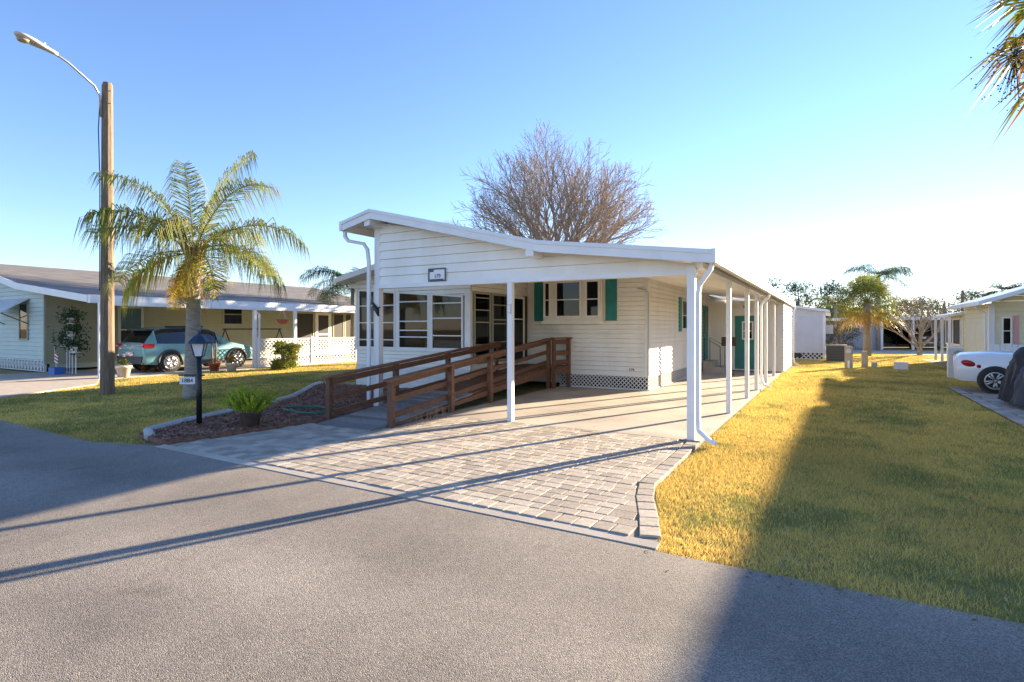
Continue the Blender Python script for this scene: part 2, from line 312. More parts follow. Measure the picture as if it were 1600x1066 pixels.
# right-hand paver drive
rd=[(2.72,5),(5.6,5),(5.6,19.2),(2.72,19.2)]
rp=struct('neighbour_paver_driveway',MB().prism(rd,-.05,.002),'sand','grey paver driveway beside the right-hand lawn')
pave(rp,[(2.95,9),(4.9,9),(4.9,19.1),(2.95,19.1)],9,19.1,2.95,4.9,290,[(2.82,y,.2,.30,0) for y in np.arange(9.2,19.1,.315)])
ld=[(-16,4.3),(-16.65,5.45),(-18.2,8.1),(-19.85,8.9),(-19.85,21),(-24.7,21),(-24.7,8.6),(-27,4.3)]
struct('left_driveway',MB().prism(ld,-.05,.015),mat('left_pavers',(.42,.36,.28),.85,(.5,.43,.35),4,.3,20),'pale paved driveway under the neighbouring carport')
# mulch bed
mul=[(-8.9,4.50),(-7.95,4.38),(-7.6,6.6),(-7.45,6.9),(-7.4,11.2),(-11.2,11.2),(-12.4,11.0),(-12.1,10.5),(-11.2,9.4),(-10.5,8.5),(-10.05,7.6),(-9.7,6.6),(-9.35,5.5)]
mb=struct('mulch_bed',MB().prism(mul,-.05,.06),'mulch','brown bark mulch bed between ramp and lawn')
N=16000; x=nr.uniform(-12.4,-7.4,N);y=nr.uniform(4.4,11.2,N);k=inpoly(x,y,mul);x=x[k];y=y[k];b=MB()
for px,py in zip(x,y):
    a=rng.uniform(0,6.28);l=rng.uniform(.012,.04);w=rng.uniform(.006,.014);t=rng.uniform(-.012,.012);ca,sa=math.cos(a),math.sin(a);z=.064+rng.random()*.02
    b.add([(px-l*ca+w*sa,py-l*sa-w*ca,z-t),(px+l*ca+w*sa,py+l*sa-w*ca,z+t),(px+l*ca-w*sa,py+l*sa+w*ca,z+t+.004),(px-l*ca-w*sa,py-l*sa+w*ca,z-t+.004)],[(0,1,2,3)])
b.build('bark_chips','chip',mb,kind='stuff')
ed=[(-8.55,4.48),(-8.95,4.66),(-9.35,5.45),(-9.7,6.6),(-10.05,7.6),(-10.5,8.5),(-11.2,9.4),(-12.1,10.5),(-12.5,11.1)]
tag(MB().tube([(x,y,.05) for x,y in ed],.075,8).build('garden_edging','edging',org=None,smooth=True),'curved grey concrete edging between mulch and lawn','edging')
# ---------------------------------------------------------------- grass
def grass(name,poly,n_near,label,x0,x1,y0,y1,green=.14,hs=1.,zb=-.028):
    n=n_near; x=nr.uniform(x0,x1,n*3);y=nr.uniform(y0,y1,n*3); d=np.hypot(x,y); keep=inpoly(x,y,poly)&(nr.random(n*3)<np.clip((7.0/d)**1.5,.03,1)); x=x[keep];y=y[keep];d=d[keep];n=len(x); ed_=(y<4.5)&(np.abs(y-4.1)<.4); y=y-ed_*nr.random(n)**2*.16*noise2(x,y*0,2.5,8)
    sz=np.clip(d/6,1,4); a=nr.uniform(0,6.283,n); h=nr.uniform(.008,.030,n)*hs*np.clip(sz,1,1.3); w=nr.uniform(.0018,.0034,n)*sz; ln=nr.uniform(.3,1.8,n)*h; a2=nr.uniform(0,6.283,n)
    V=np.zeros((n,3,3)); V[:,0]=np.c_[x-w*np.cos(a),y-w*np.sin(a),np.full(n,zb)]; V[:,1]=np.c_[x+w*np.cos(a),y+w*np.sin(a),np.full(n,zb)]; V[:,2]=np.c_[x+ln*np.cos(a2),y+ln*np.sin(a2),zb+.020+h*.85]
    gn=np.clip((noise2(x,y,1.1,1)*.55+noise2(x,y,4,2)*.45-.5)*2.6+green,0,1); pick=(nr.random(n)<gn*.75+.06)[:,None]
    br=nr.uniform(.65,1.25,n)[:,None]; big=(.8+.4*noise2(x,y,.5,3))[:,None]
    dry=np.array([.78,.58,.17])+nr.uniform(-.05,.05,(n,1))*np.array([1,1,.8]); grn=np.array([.31,.32,.10])+nr.uniform(-.03,.03,(n,1))
    col=np.where(pick,grn,dry)*br*big; c4=np.ones((n,3,4)); c4[:,:,:3]=np.clip(col,0.01,1)[:,None,:]
    me=bpy.data.meshes.new(name); me.vertices.add(3*n); me.vertices.foreach_set('co',V.ravel()); me.loops.add(3*n); me.loops.foreach_set('vertex_index',np.arange(3*n)); me.polygons.add(n); me.polygons.foreach_set('loop_start',np.arange(0,3*n,3)); me.polygons.foreach_set('loop_total',np.full(n,3))
    me.update(); at=me.color_attributes.new('Col','FLOAT_COLOR','POINT'); at.data.foreach_set('color',c4.astype(np.float32).ravel()); me.materials.append(M['grass'])
    o=bpy.data.objects.new(name,me); C.objects.link(o); tag(o,label,'grass',kind='stuff'); return o
rl=[(-1.10,4.10),(1.,3.98),(7,3.9),(7,5),(2.7,5),(2.7,19.25),(4.0,19.25),(4.0,36),(9,41.4),(-14,41.4),(-14,27),(-1.3,27),(-1.55,22.2),(-1.56,5.7),(-1.36,5.05)]
grass('lawn_grass',rl,1300000,'golden dry lawn right of the carport',-6,8,3.9,41.4)
ll=[(-9.0,4.62),(-8.5,4.42),(-8.55,4.22),(-9.25,3.98),(-14,4.15),(-16,4.3),(-16.65,5.45),(-18.2,8.1),(-19.8,8.9),(-19.8,21),(-12.6,21),(-12.6,11.1),(-12.2,10.5),(-11.3,9.4),(-10.6,8.5),(-10.15,7.6),(-9.8,6.6),(-9.45,5.5)]
grass('left_lawn_grass',ll,420000,'greenish lawn between mulch bed and neighbouring carport',-20,-8.4,3.9,21,green=.5,hs=.9)
# ---------------------------------------------------------------- main house
H=thing('mobile_home','white vinyl-sided home with front carport, gable panel and teal shutters','house',(-5,14,0))
YF=8.35
rr=[(-8.36,3.69),(-7.63,3.86),(-4.04,2.99),(-1.42,2.67)]   # roof line (top), X,Z
def roofz(x,pts=rr):
    for (x0,z0),(x1,z1) in zip(pts,pts[1:]):
        if x<=x1: return z0+(z1-z0)*(x-x0)/(x1-x0)
    return pts[-1][1]
def roofslab(nm,pts,y0,y1,t,m,parent):
    b=MB()
    for (xa,za),(xb,zb) in zip(pts,pts[1:]): b.hexa([(xa,y0,za-t),(xb,y0,zb-t),(xb,y1,zb-t),(xa,y1,za-t)],[(xa,y0,za),(xb,y0,zb),(xb,y1,zb),(xa,y1,za)])
    return b.build(nm,m,parent)
rf=roofslab('roof',rr,8.0,26.8,.05,'roof_metal',H)
b=MB()   # fascia on the front rake, two steps
for (xa,za),(xb,zb) in zip(rr,rr[1:]):
    b.hexa([(xa,7.955,za-.17),(xb,7.955,zb-.17),(xb,7.998,zb-.17),(xa,7.998,za-.17)],[(xa,7.955,za-.045),(xb,7.955,zb-.045),(xb,7.998,zb-.045),(xa,7.998,za-.045)])
b.build('rake_fascia','white',rf)
b=MB()
for (xa,za),(xb,zb) in zip(rr,rr[1:]):
    b.hexa([(xa,7.935,za-.048),(xb,7.935,zb-.048),(xb,8.02,zb-.048),(xa,8.02,za-.048)],[(xa,7.935,za+.012),(xb,7.935,zb+.012),(xb,8.02,zb+.012),(xa,8.02,za+.012)])
b.build('drip_edge','roof_metal',rf)
MB().box(-1.42,-1.36,7.94,26.85,2.50,2.69).build('gutter','white',rf)
MB().box(-8.42,-8.36,7.94,10.5,3.52,3.70).build('side_gutter','white',rf)
roofslab('sunroom_roof',[(-11.55,2.95),(-8.36,3.62)],10.75,26.8,.14,'roof_metal',H)
MB().box(-11.62,-11.55,10.75,26.8,2.80,2.97).build('sunroom_gutter','white',H)
# ceiling of carport
MB().hexa([(-4.05,8.4,2.86),(-1.5,8.4,2.56),(-1.5,22.2,2.56),(-4.05,22.2,2.86)],[(-4.05,8.4,2.89),(-1.5,8.4,2.59),(-1.5,22.2,2.59),(-4.05,22.2,2.89)]).build('carport_ceiling','siding',H)
MB().hexa([(-7.7,8.4,3.62),(-4.06,8.4,2.86),(-4.06,14.1,2.86),(-7.7,14.1,3.62)],[(-7.7,8.4,3.65),(-4.06,8.4,2.89),(-4.06,14.1,2.89),(-7.7,14.1,3.65)]).build('porch_ceiling','siding',H)
# gable panel
gp=MB().box(-7.86,-7.72,YF-.02,YF+.08,2.42,3.64).build('corner_trim','white',H)
top=[lambda a,z:roofz(a)-.17-z]
siding(H,'x',YF,-7.72,-1.72,2.46,3.8,-1,'siding',.165,top)
MB().box(-7.86,-1.69,YF-.04,YF+.10,2.385,2.462).build('front_beam','white',H)
MB().box(-4.28,-4.14,7.97,YF-.02,2.76,2.88).build('rafter_end','white',H)
MB().hexa([(-7.80,7.99,3.56),(-7.66,7.99,3.58),(-7.66,8.5,3.58),(-7.80,8.5,3.56)],[(-7.80,7.99,3.70),(-7.66,7.99,3.72),(-7.66,8.5,3.72),(-7.80,8.5,3.70)]).build('rafter_end','white',H)
# posts
def post(x,y,z1,w=.085): return MB().box(x-w/2,x+w/2,y-w/2,y+w/2,.0,z1).build('post','white',H)
post(-7.79,YF+.02,2.4,.13); post(-4.78,YF+.02,2.4,.09); post(-1.75,YF-.06,2.5,.11)
for y,z in ((11.17,2.56),(13.75,2.56),(15.6,2.56),(17.9,2.56),(20.5,2.56)): post(-1.68,y,z)
MB().box(-1.76,-1.60,8.3,22.2,2.47,2.555).build('side_beam','white',H)
downspout(H,[(-1.44,8.12,2.5),(-1.46,8.12,2.42),(-1.62,8.2,2.22),(-1.64,8.2,2.1),(-1.64,8.2,.35),(-1.62,8.15,.18),(-1.45,8.02,.07),(-1.36,7.98,.05)])
downspout(H,[(-1.42,16.1,2.5),(-1.44,16.1,2.42),(-1.62,16.1,2.22),(-1.62,16.1,.3),(-1.55,16.1,.12),(-1.38,16.1,.06)])
downspout(H,[(-1.36,26.5,2.5),(-1.36,26.5,2.42),(-1.42,26.5,2.22),(-1.42,26.5,.3),(-1.38,26.5,.12),(-1.2,26.5,.06)])
downspout(H,[(-8.38,8.06,3.55),(-8.38,8.06,3.42),(-8.30,8.07,3.33),(-8.02,8.2,3.27),(-7.95,8.23,3.16),(-7.92,8.24,2.9),(-7.92,8.24,.12)])
# recess wall with the bay window, side wall, back wall
YW=14.1; XW=-4.05
siding(H,'x',YW,-7.5,XW-.07,.38,3.5,-1,'siding',.12,[lambda a,z:(2.86+(XW-a)*.209)-z])
MB().box(XW-.07,XW+.025,YW-.025,YW+.07,.36,2.88).build('corner_trim','white',H)
siding(H,'y',XW,YW+.07,22.2,.38,2.86,1,'siding',.12)
siding(H,'x',22.2,XW,-1.50,.05,2.6,-1,'siding',.12,[lambda a,z:(2.86+(XW-a)*.118)-z])
siding(H,'y',-1.5,22.2,26.6,.05,2.55,1,'siding',.12)
MB().box(-11.2,-4.1,14.2,26.6,.1,2.85).build('wall_core','siding',H); MB().box(-4.0,-1.54,22.25,26.55,.05,2.5).build('storage_core','siding',H)
lattice(H,'x',YW,-6.5,XW,.02,.37,-1,.075,.02,backing='dark'); lattice(H,'y',XW,YW,20.8,.02,.37,1,.075,.02,backing='dark')
# bay window
bw=MB().box(-6.93,-5.22,YW-.16,YW,1.78,2.93).build('bay_window','siding',H)
yb=YW-.165
for a0,a1 in ((-6.90,-6.68),(-6.55,-5.78),(-5.68,-5.26)):
    window(H,'x',yb,a0,a1,1.88,2.88,-1,'siding','darkglass',(2.37,),.055,'inside')
MB().box(-6.96,-5.19,YW-.20,YW,1.72,1.80).build('sill','siding',bw)
def shutter(axis,c,a0,a1,z0,z1,out):
    s=MB(); 
    if axis=='x': s.box(a0,a1,c-.045,c-.012,z0,z1)
    else: s.box(c+.012,c+.045,a0,a1,z0,z1)
    o=s.build('shutter','teal',H); t=MB()
    for za,zb in ((z0+.07,(z0+z1)/2-.03),((z0+z1)/2+.03,z1-.07)):
        if axis=='x': t.box(a0+.06,a1-.06,c-.053,c-.044,za,zb)
        else: t.box(c+.044,c+.053,a0+.06,a1-.06,za,zb)
    t.build('raised_panel','teal',o)
shutter('x',YW,-7.27,-6.98,1.80,2.88,-1); shutter('x',YW,-5.17,-4.86,1.80,2.88,-1)
shutter('y',XW,17.3,17.62,1.5,2.55,1); window(H,'y',XW,17.68,18.8,1.55,2.5,1,'white','darkglass',(2.0,),.05,'inside')
text('house_number','179',.10,(-4.47,YW-.028,.53),(R(90),0,0),'black',H)
# electrical conduit
MB().tube([(-4.32,YW-.03,2.62),(-4.1,YW-.035,2.58),(-4.03,YW-.04,2.5),(-4.03,YW-.04,.4)],.016,6).build('conduit','utilg',H)
# back wall doors and steps
dr=MB().box(-3.12,-2.28,22.15,22.19,.10,2.05).build('door','teal',H); MB().box(-3.18,-2.22,22.165,22.185,.06,2.11).build('door_frame','white',dr)
window(dr,'x',22.145,-2.87,-2.48,1.18,1.85,-1,'white','darkglass',(1.5,),.05,'inside',.045); MB().lathe([(.03,0),(.03,.05)],(-2.36,22.1,1.0),8,'y').build('handle','metal',dr)
MB().lathe([(.05,0),(.09,.03),(.09,.08),(.03,.1)],(-2.75,22.08,2.33),10).build('wall_lamp','metal',H)
sd=MB().box(XW+.01,XW+.05,20.9,21.8,.45,2.4).build('side_door','teal',H); MB().box(XW+.045,XW+.06,21.1,21.6,1.4,2.2).build('pane','darkglass',sd)
st=thing('concrete_steps','concrete door steps with thin black handrails on the carport slab','steps',(-3.6,21.3,.02))
MB().box(-4.0,-3.35,20.75,21.95,.02,.22).build('step','concrete',st); MB().box(-4.0,-3.65,20.8,21.9,.22,.42).build('step','concrete',st)
for y in (20.85,21.85): MB().tube([(-3.42,y,.2),(-3.42,y,.95),(-3.95,y,1.25),(-3.95,y,.4)],.014,6).build('handrail','black',st)
gr=thing('pedestal_box','dark brown box on a thin black post by the steps','box',(-3.0,20.2,.02))
MB().tube([(-3.0,20.2,.02),(-3.0,20.2,1.0)],.02,6).build('post','black',gr); MB().box(-3.25,-2.78,20.05,20.35,1.0,1.3).build('box','darkbrown',gr); MB().lathe([(.15,0),(.15,.02)],(-3.0,20.2,.02),10).build('base','black',gr)
# sunroom
YS=11.24; XS=-7.53
sz=lambda x:2.66-(x+11.25)*.075
for i in range(5):   # painted block skirt, each course of blocks
    zz=.0+i*.125; xo=-11.25-(.2 if i%2 else 0)
    while xo<XS:
        a,bq=max(xo,-11.25)+.004,min(xo+.4,XS)-.004
        if bq-a>.03: MB().box(a,bq,YS-.02,YS+.06,zz+.004,zz+.121).build('block','brick_white',H)
        xo+=.4
MB().box(-11.25,XS,YS-.008,YS+.05,0,.62).build('skirt_core','edging',H)
siding(H,'x',YS,-11.2,XS,.625,1.03,-1,'siding',.10)
MB().box(-11.25,XS+.03,YS-.05,YS+.05,1.02,1.07).build('sill','white',H)
for a0,a1,bz in ((-11.15,-9.85,(1.3,1.75,2.2)),(-9.75,-8.75,(1.38,1.55,1.78,2.28)),(-8.68,-7.72,(1.42,1.85,2.22))):
    window(H,'x',YS,a0,a1,1.07,2.5,-1,'white','glass',bz,.045,None,.05,(sz(a0),sz(a1)))
for x in (-11.22,-9.8,-8.72,-7.62): MB().box(x-.045,x+.045,YS-.04,YS+.05,1.07,sz(x)+.02).build('mullion','white',H)
MB().box(-7.67,XS+.02,YS-.045,YS+.06,.6,2.5).build('corner_post','white',H)
siding(H,'x',YS,-11.25,XS,2.2,3.75,-1,'siding',.12,[lambda a,z:z-sz(a),lambda a,z:(2.85+(a+11.55)*.236 if a<-8.36 else roofz(a)-.12)-z])
MB().box(-11.5,-11.2,YS-.02,YS+.06,2.7,2.83).build('soffit','white',H)
siding(H,'y',XS,YS+.05,YW,2.5,3.6,1,'siding',.12); siding(H,'y',XS,13.0,YW,.6,2.5,1,'siding',.12)
siding(H,'y',XS,YS+.05,13.0,.5,.75,1,'siding',.12)
for a0,a1,bz in ((11.33,12.1,(1.2,1.75,2.05,2.35)),(12.16,12.95,(1.25,1.72,1.82,2.2))):
    window(H,'y',XS,a0,a1,.75,2.5,1,'tan_siding','darkglass',bz,.06,None,.05)
dd=window(H,'y',XS+.02,13.15,13.85,.62,2.48,1,'siding','darkglass',(1.1,1.85),.07,'inside',.05)
MB().box(XS+.01,XS+.05,13.88,14.04,.75,2.5).build('shutter','darkbrown',H)
# room inside
MB().box(-11.2,-7.6,YS+.1,14.05,.55,.6).build('sunroom_floor','inside',H); MB().box(-11.2,-7.6,13.95,14.05,.6,3.2).build('sunroom_back_wall','inside',H)
MB().box(-11.3,-11.2,YS+.05,26.6,.0,2.85).build('sunroom_side_wall','siding',H)
MB().box(-10.3,-8.9,13.0,13.7,.6,1.25).build('sofa_shape','brick_white',H)
# sign, ornament, plate
sg=thing('address_plaque','small dark-framed house plaque with white scene on gable siding','sign',(-6.3,YF-.04,2.47))
MB().box(-6.49,-6.11,YF-.045,YF-.02,2.475,2.70).build('backing','plate',sg)
b=MB()
for q in ((-6.50,-6.10,2.685,2.71),(-6.50,-6.10,2.465,2.485),(-6.50,-6.475,2.485,2.685),(-6.125,-6.10,2.485,2.685),(-6.475,-6.38,2.645,2.685),(-6.46,-6.15,2.485,2.51)): b.box(q[0],q[1],YF-.055,YF-.046,q[2],q[3])
b.build('frame','navy',sg); text('plaque_number','179',.10,(-6.29,YF-.05,2.56),(R(90),0,0),'black',sg)
orn=MB(); orn.tube([(-7.86,YF-.07,2.12),(-7.80,YF-.075,2.02),(-7.74,YF-.075,1.96),(-7.70,YF-.07,1.84)],[.012,.045,.05,.015],8); orn.tube([(-7.75,YF-.075,1.98),(-7.66,YF-.07,2.02)],[.03,.012],6); orn.tube([(-7.84,YF-.07,1.96),(-7.78,YF-.075,1.99)],[.008,.02],6)
tag(orn.build('wall_ornament','black',org=(-7.79,YF-.07,1.84),smooth=True),'small black animal ornament fixed to the white corner post','ornament')
MB().box(-4.815,-4.745,YF-.05,YF-.026,1.86,2.02).build('meter_plate','metal',H)
# ---------------------------------------------------------------- wheelchair ramp
RP=thing('wheelchair_ramp','brown stained wooden ramp with railings and grey weathered deck','ramp',(-6.8,10,0))
y0,y1=6.5,13.35; rz=lambda y:.03+max(0,min(1,(y-y0)/(y1-y0)))*.57
lx=lambda y:-7.42+ -.03*(y-6.8)/6; rx=lambda y:-6.22-.36*(y-6.9)/6.6
y=y0
while y<y1-.05:
    ya,yb2=y+.004,y+.136; zo=rng.uniform(-.003,.003)
    MB().hexa([(lx(ya),ya,rz(ya)-.035+zo),(rx(ya),ya,rz(ya)-.035+zo),(rx(yb2),yb2,rz(yb2)-.035+zo),(lx(yb2),yb2,rz(yb2)-.035+zo)],[(lx(ya),ya,rz(ya)+zo),(rx(ya),ya,rz(ya)+zo),(rx(yb2),yb2,rz(yb2)+zo),(lx(yb2),yb2,rz(yb2)+zo)]).build('deck_board','oldwood' if y<9.5 else 'wood',RP)
    y+=.14
for i in range(6): MB().box(-7.48,-6.2,13.36+i*.12,13.472+i*.12,.565,.6).build('landing_board','wood',RP)
for xf in (lx,rx):
    o=.02 if xf is rx else -.02
    MB().hexa([(xf(y0+.3)+o-.02,y0+.3,0.0),(xf(y0+.3)+o+.02,y0+.3,0.0),(xf(y1)+o+.02,y1,rz(y1)-.24),(xf(y1)+o-.02,y1,rz(y1)-.24)],[(xf(y0+.3)+o-.02,y0+.3,rz(y0+.3)-.04),(xf(y0+.3)+o+.02,y0+.3,rz(y0+.3)-.04),(xf(y1)+o+.02,y1,rz(y1)-.04),(xf(y1)+o-.02,y1,rz(y1)-.04)]).build('stringer','wood',RP)
def rail(xf,ys,side,yend):
    for y in ys: MB().box(xf(y)-.045+side*.07,xf(y)+.045+side*.07,y-.045,y+.045,.0,rz(y)+.70).build('post','wood',RP)
    ya,yb2=ys[0]-.12,yend; X=lambda y:xf(y)+side*.07
    MB().bar((X(ya),ya,rz(ya)+.72),(X(yb2),yb2,rz(yb2)+.72),.14,.04).build('top_rail','wood',RP)
    for dz,w in ((.64,.10),(.37,.09),(.11,.09)):
        MB().bar((X(ys[0])-side*.065,ys[0],rz(ys[0])+dz),(X(yb2)-side*.065,yb2,rz(yb2)+dz),.036,w).build('side_rail','wood',RP)
rail(lx,(6.85,8.55,10.3,12.4),-1,12.5); rail(rx,(6.9,8.67,10.2,13.4),1,13.45)
for (x,y) in ((-6.36,13.42),(-6.20,14.0)): MB().box(x-.045,x+.045,y-.045,y+.045,.02,1.32).build('post','wood',RP)
MB().bar((-6.38,13.36,1.34),(-6.17,14.06,1.34),.14,.04).build('top_rail','wood',RP)
for z in (1.24,.95,.70,.50): MB().bar((-6.33,13.42,z),(-6.18,14.0,z),.036,.13 if z!=.5 else .2).build('side_rail','wood',RP)
# garden hose and dry weed
tag(MB().tube([(-8.6+.5*math.cos(t*.9)+.1*t*.3,7.2+.35*math.sin(t*.9),.1+.01*(t%3)) for t in range(16)],.013,6).build('garden_hose','hose',org=None),'green hose lying looped on the mulch beside the ramp','hose')
b=MB()
for i in range(60):
    px,py=-6.02+rng.uniform(-.06,.1),7.1+rng.uniform(-.1,1.2); b.tube([(px,py,.0),(px+rng.uniform(-.08,.08),py+rng.uniform(-.08,.08),rng.uniform(.08,.25)),(px+rng.uniform(-.2,.2),py+rng.uniform(-.2,.2),rng.uniform(.1,.35))],[.003,.002,.001],3,False)
tag(b.build('dry_weed',mat('dry_stems',(.30,.22,.15),.9),org=(-6,7.5,0)),'dry leafless weed against the lower ramp side','weed')
# ---------------------------------------------------------------- vegetation helpers
def leafmesh(tris,cols): 
    b=MB(); b.v=[tuple(p) for t in tris for p in t]; b.f=[(3*i,3*i+1,3*i+2) for i in range(len(tris))]; b.c=[(*c,1) for c in cols for _ in range(3)]; return b
def frond(parent,base,d,length,droop,col,nl=46,ll=.55,name='frond',hang=.6,rad=.02):
    p=Vector(base); d=Vector(d).normalized(); n=22; pts=[p.copy()]; ds=length/n; dirs=[d.copy()]
    for i in range(n):
        d=(d+Vector((0,0,-droop*ds*(.4+1.2*i/n)))).normalized(); p=p+d*ds; pts.append(p.copy()); dirs.append(d.copy())
    T=[];K=[]
    b=MB().tube(pts,[rad*(1-.85*i/n) for i in range(n+1)],4); nb=len(b.v)
    for i in range(nl):
        t=.14+.86*i/nl; f=t*n; k=min(int(f),n-1); q=pts[k].lerp(pts[k+1],f-k); dd=dirs[k]
        side=dd.cross(Vector((0,0,1))); side=side.normalized() if side.length>.05 else Vector((1,0,0))
        for s in (-1,1):
            l=ll*(.55+.6*math.sin(math.pi*min(1,t*.9+.08)))*rng.uniform(.75,1.1); v=(side*s*rng.uniform(.7,1.1)+dd*rng.uniform(.45,.8)+Vector((0,0,rng.uniform(-.25,.35)))).normalized()
            m=q+v*l*.5; tip=q+v*l*.85+Vector((0,0,-hang*l*rng.uniform(.6,1.3))); w=dd*.011
            c=tuple(max(.01,ch*rng.uniform(.7,1.3)) for ch in col)
            T+=[(q-w,q+w,m+w),(q-w,m+w,m-w),(m-w,m+w,tip)]; K+=[c]*3
    lm=leafmesh(T,K); off=len(b.v); b.v+=lm.v; b.f+=[tuple(i+off for i in f) for f in lm.f]; b.c=[(col[0]*1.2,col[1]*1.1,col[2],1)]*off+lm.c
    return b.build(name,'leaf',parent)
CR=Vector((CY,SY,0)); CF=Vector((-SY,CY,0))
GR=(.20,.225,.05); YG=(.34,.30,.04); OR=(.42,.26,.03)
# queen palm by the street light
pb=Vector((-12.8,7.63,0)); QP=thing('queen_palm','queen palm with grey trunk and arching feathery fronds beside utility pole','palm tree',pb)
tr=[(.08*t/33,0,t*.1,(.21-.03*min(1,t/6)-.0015*t)*(1.0 if t%2 else .955)) for t in range(34)]
_old=[(0,0,-.05,.22),(0,0,.3,.19),(.02,0,1.2,.165),(.03,0,2.2,.155),(.05,0,2.9,.15),(.08,0,3.35,.13)]
MB().tube([pb+Vector(t[:3]) for t in tr],[t[3] for t in tr],14).build('trunk','palmtrunk',QP,True)
cb=pb+Vector((.08,0,3.35))
FR=[(-.62,.0,1.0,2.9,.62),(-.25,.3,1.0,2.7,.5),(-.95,-.1,.55,2.3,.6),(-1,.3,.12,2.5,.5),(.3,.1,1.0,2.7,.62),(.55,-.2,.85,2.8,.75),(.85,.1,.6,2.7,.75),(.9,-.3,.25,2.3,.8),(.65,.5,.2,2.2,.9),(-.5,-.7,.7,2.3,.8),(.1,-.9,.6,2.2,.9),(.2,.9,.7,2.5,.7),(-.5,.8,.5,2.3,.8),(-.6,-.4,-.1,1.7,1.0),(.5,-.5,0,1.8,1.1)]
for i,(r,f,z,l,dr_) in enumerate(FR): frond(QP,cb,CR*r+CF*f+Vector((0,0,z*1.25)),l,dr_*.85,GR if i<9 else ((.17,.19,.03) if i<12 else YG),80,.72,hang=.85)
for i in range(9):
    a=rng.uniform(0,6.28); frond(QP,cb+Vector((0,0,-.1)),CR*math.cos(a)*.5+CF*math.sin(a)*.5+Vector((0,0,-.35)),rng.uniform(.9,1.5),1.6,OR if i%2 else YG,26,.38,'dry_frond',.9)
b=MB()
for i in range(16):
    a=i*2.4; b.tube([cb+Vector((.12*math.cos(a),.12*math.sin(a),-.35)),cb+Vector((.16*math.cos(a),.16*math.sin(a),-.05)),cb+Vector((.3*math.cos(a),.3*math.sin(a),.2))],[.05,.045,.02],5)
b.build('leaf_bases',mat('leaf_base',(.30,.20,.07),.9,(.20,.15,.08),8),QP)
def palm_far(base,h,label,fl,n,group=None,col=GR):
    base=Vector(base); o=thing('queen_palm',label,'palm tree',base,group); MB().tube([base,base+Vector((0,0,h))],[.17,.12],10).build('trunk','palmtrunk',o,True)
    for i in range(n):
        a=i*2.399; e=rng.uniform(-.1,1.1); frond(o,base+Vector((0,0,h)),(math.cos(a),math.sin(a),e),fl*rng.uniform(.8,1.1),.6,col,54,.8)
    return o
def px(u,d): r=(u-800)/880*d; return (CY*r-SY*d, SY*r+CY*d)
palm_far((*px(552,30),0),3.9,'palm with drooping green fronds behind the white sunroom',3.0,24,col=(.07,.11,.03))
palm_far((*px(1372,40),0),5.2,'tall feathery palm rising behind the bushy fan palm',2.2,14,col=(.10,.14,.06))
palm_far((*px(1305,52),0),3.8,'slim feathery palm behind the grey house corner',2.2,12,col=(.11,.14,.05))
palm_far((*px(1566,52),0),5.0,'palm crown peeking over the cream house roof',1.8,12,col=(.05,.07,.03))
def fan_palm(base,h,label,n,ls,trunk=True,tdia=.2,fruit=False):
    base=Vector(base); o=thing('fan_palm',label,'palm tree',base); cb=base+Vector((0,0,h))
    MB().tube([base,base+Vector((0,0,h*.5)),cb],[tdia*1.1,tdia,tdia],12).build('trunk','palmtrunk',o,True)
    for i in range(n):
        a=i*2.399; e=math.sin(-.75+2.2*i/n); ce=math.sqrt(max(.05,1-e*e)); d=Vector((math.cos(a)*ce,math.sin(a)*ce,e)); pl=ls*rng.uniform(.7,1); hub=cb+d*pl+Vector((0,0,-.12*pl)); sd=d.cross(Vector((0,0,1))).normalized(); up=sd.cross(d)
        b=MB().tube([cb,cb+d*pl*.5+Vector((0,0,.03)),hub],[.022,.016,.012],4); nb=len(b.v); T=[];K=[]; col=OR if i<n*.12 else (YG if i<n*.3 else GR)
        for k in range(22):
            t=(k/21-.5)*3.9; v=(d*math.cos(t)+sd*math.sin(t)+up*.15*math.cos(t)).normalized(); l=ls*.95*rng.uniform(.8,1.1)*(1-.12*abs(t)); m=hub+v*l*.6; tip=hub+v*l+Vector((0,0,-.35*l*rng.uniform(.5,1.2))); w=(v.cross(up)).normalized()*.028
            c=tuple(max(.01,x*rng.uniform(.7,1.3)) for x in col); T+=[(hub,m-w,m+w),(m-w,tip,m+w)]; K+=[c]*2
        lm=leafmesh(T,K); b.v+=lm.v; b.f+=[tuple(j+nb for j in f) for f in lm.f]; b.c=[(*col,1)]*nb+lm.c; b.build('fan_leaf','leaf',o)
    if fruit:
        for i in range(6):
            a=i*1.05; d=Vector((math.cos(a),math.sin(a),-.1)); b=MB(); q=cb+d*1.0+Vector((0,0,-.5))
            b.tube([cb,cb+d*.6+Vector((0,0,0)),q],[.02,.015,.008],4)
            for j in range(170):
                c=q+Vector((rng.gauss(0,.13),rng.gauss(0,.13),rng.gauss(-.1,.2))); s=.010
                b.add([c+Vector((s,0,0)),c+Vector((-s,0,0)),c+Vector((0,s,0)),c+Vector((0,-s,0)),c+Vector((0,0,s)),c+Vector((0,0,-s))],[(0,2,4),(2,1,4),(1,3,4),(3,0,4),(2,0,5),(1,2,5),(3,1,5),(0,3,5)])
                if j%2==0: b.tube([q,c],[.003,.002],3,False)
            b.build('fruit_cluster','fruit',o,kind='stuff')
    return o
fan_palm((*px(1355,32.4),0),3.0,'bushy fan palm with yellowing skirt on the back lawn',60,1.25)
fan_palm((*px(1795,5.5),0),5.1,'overhanging fan palm with dark berry clusters beside the right driveway',46,.86,fruit=True)
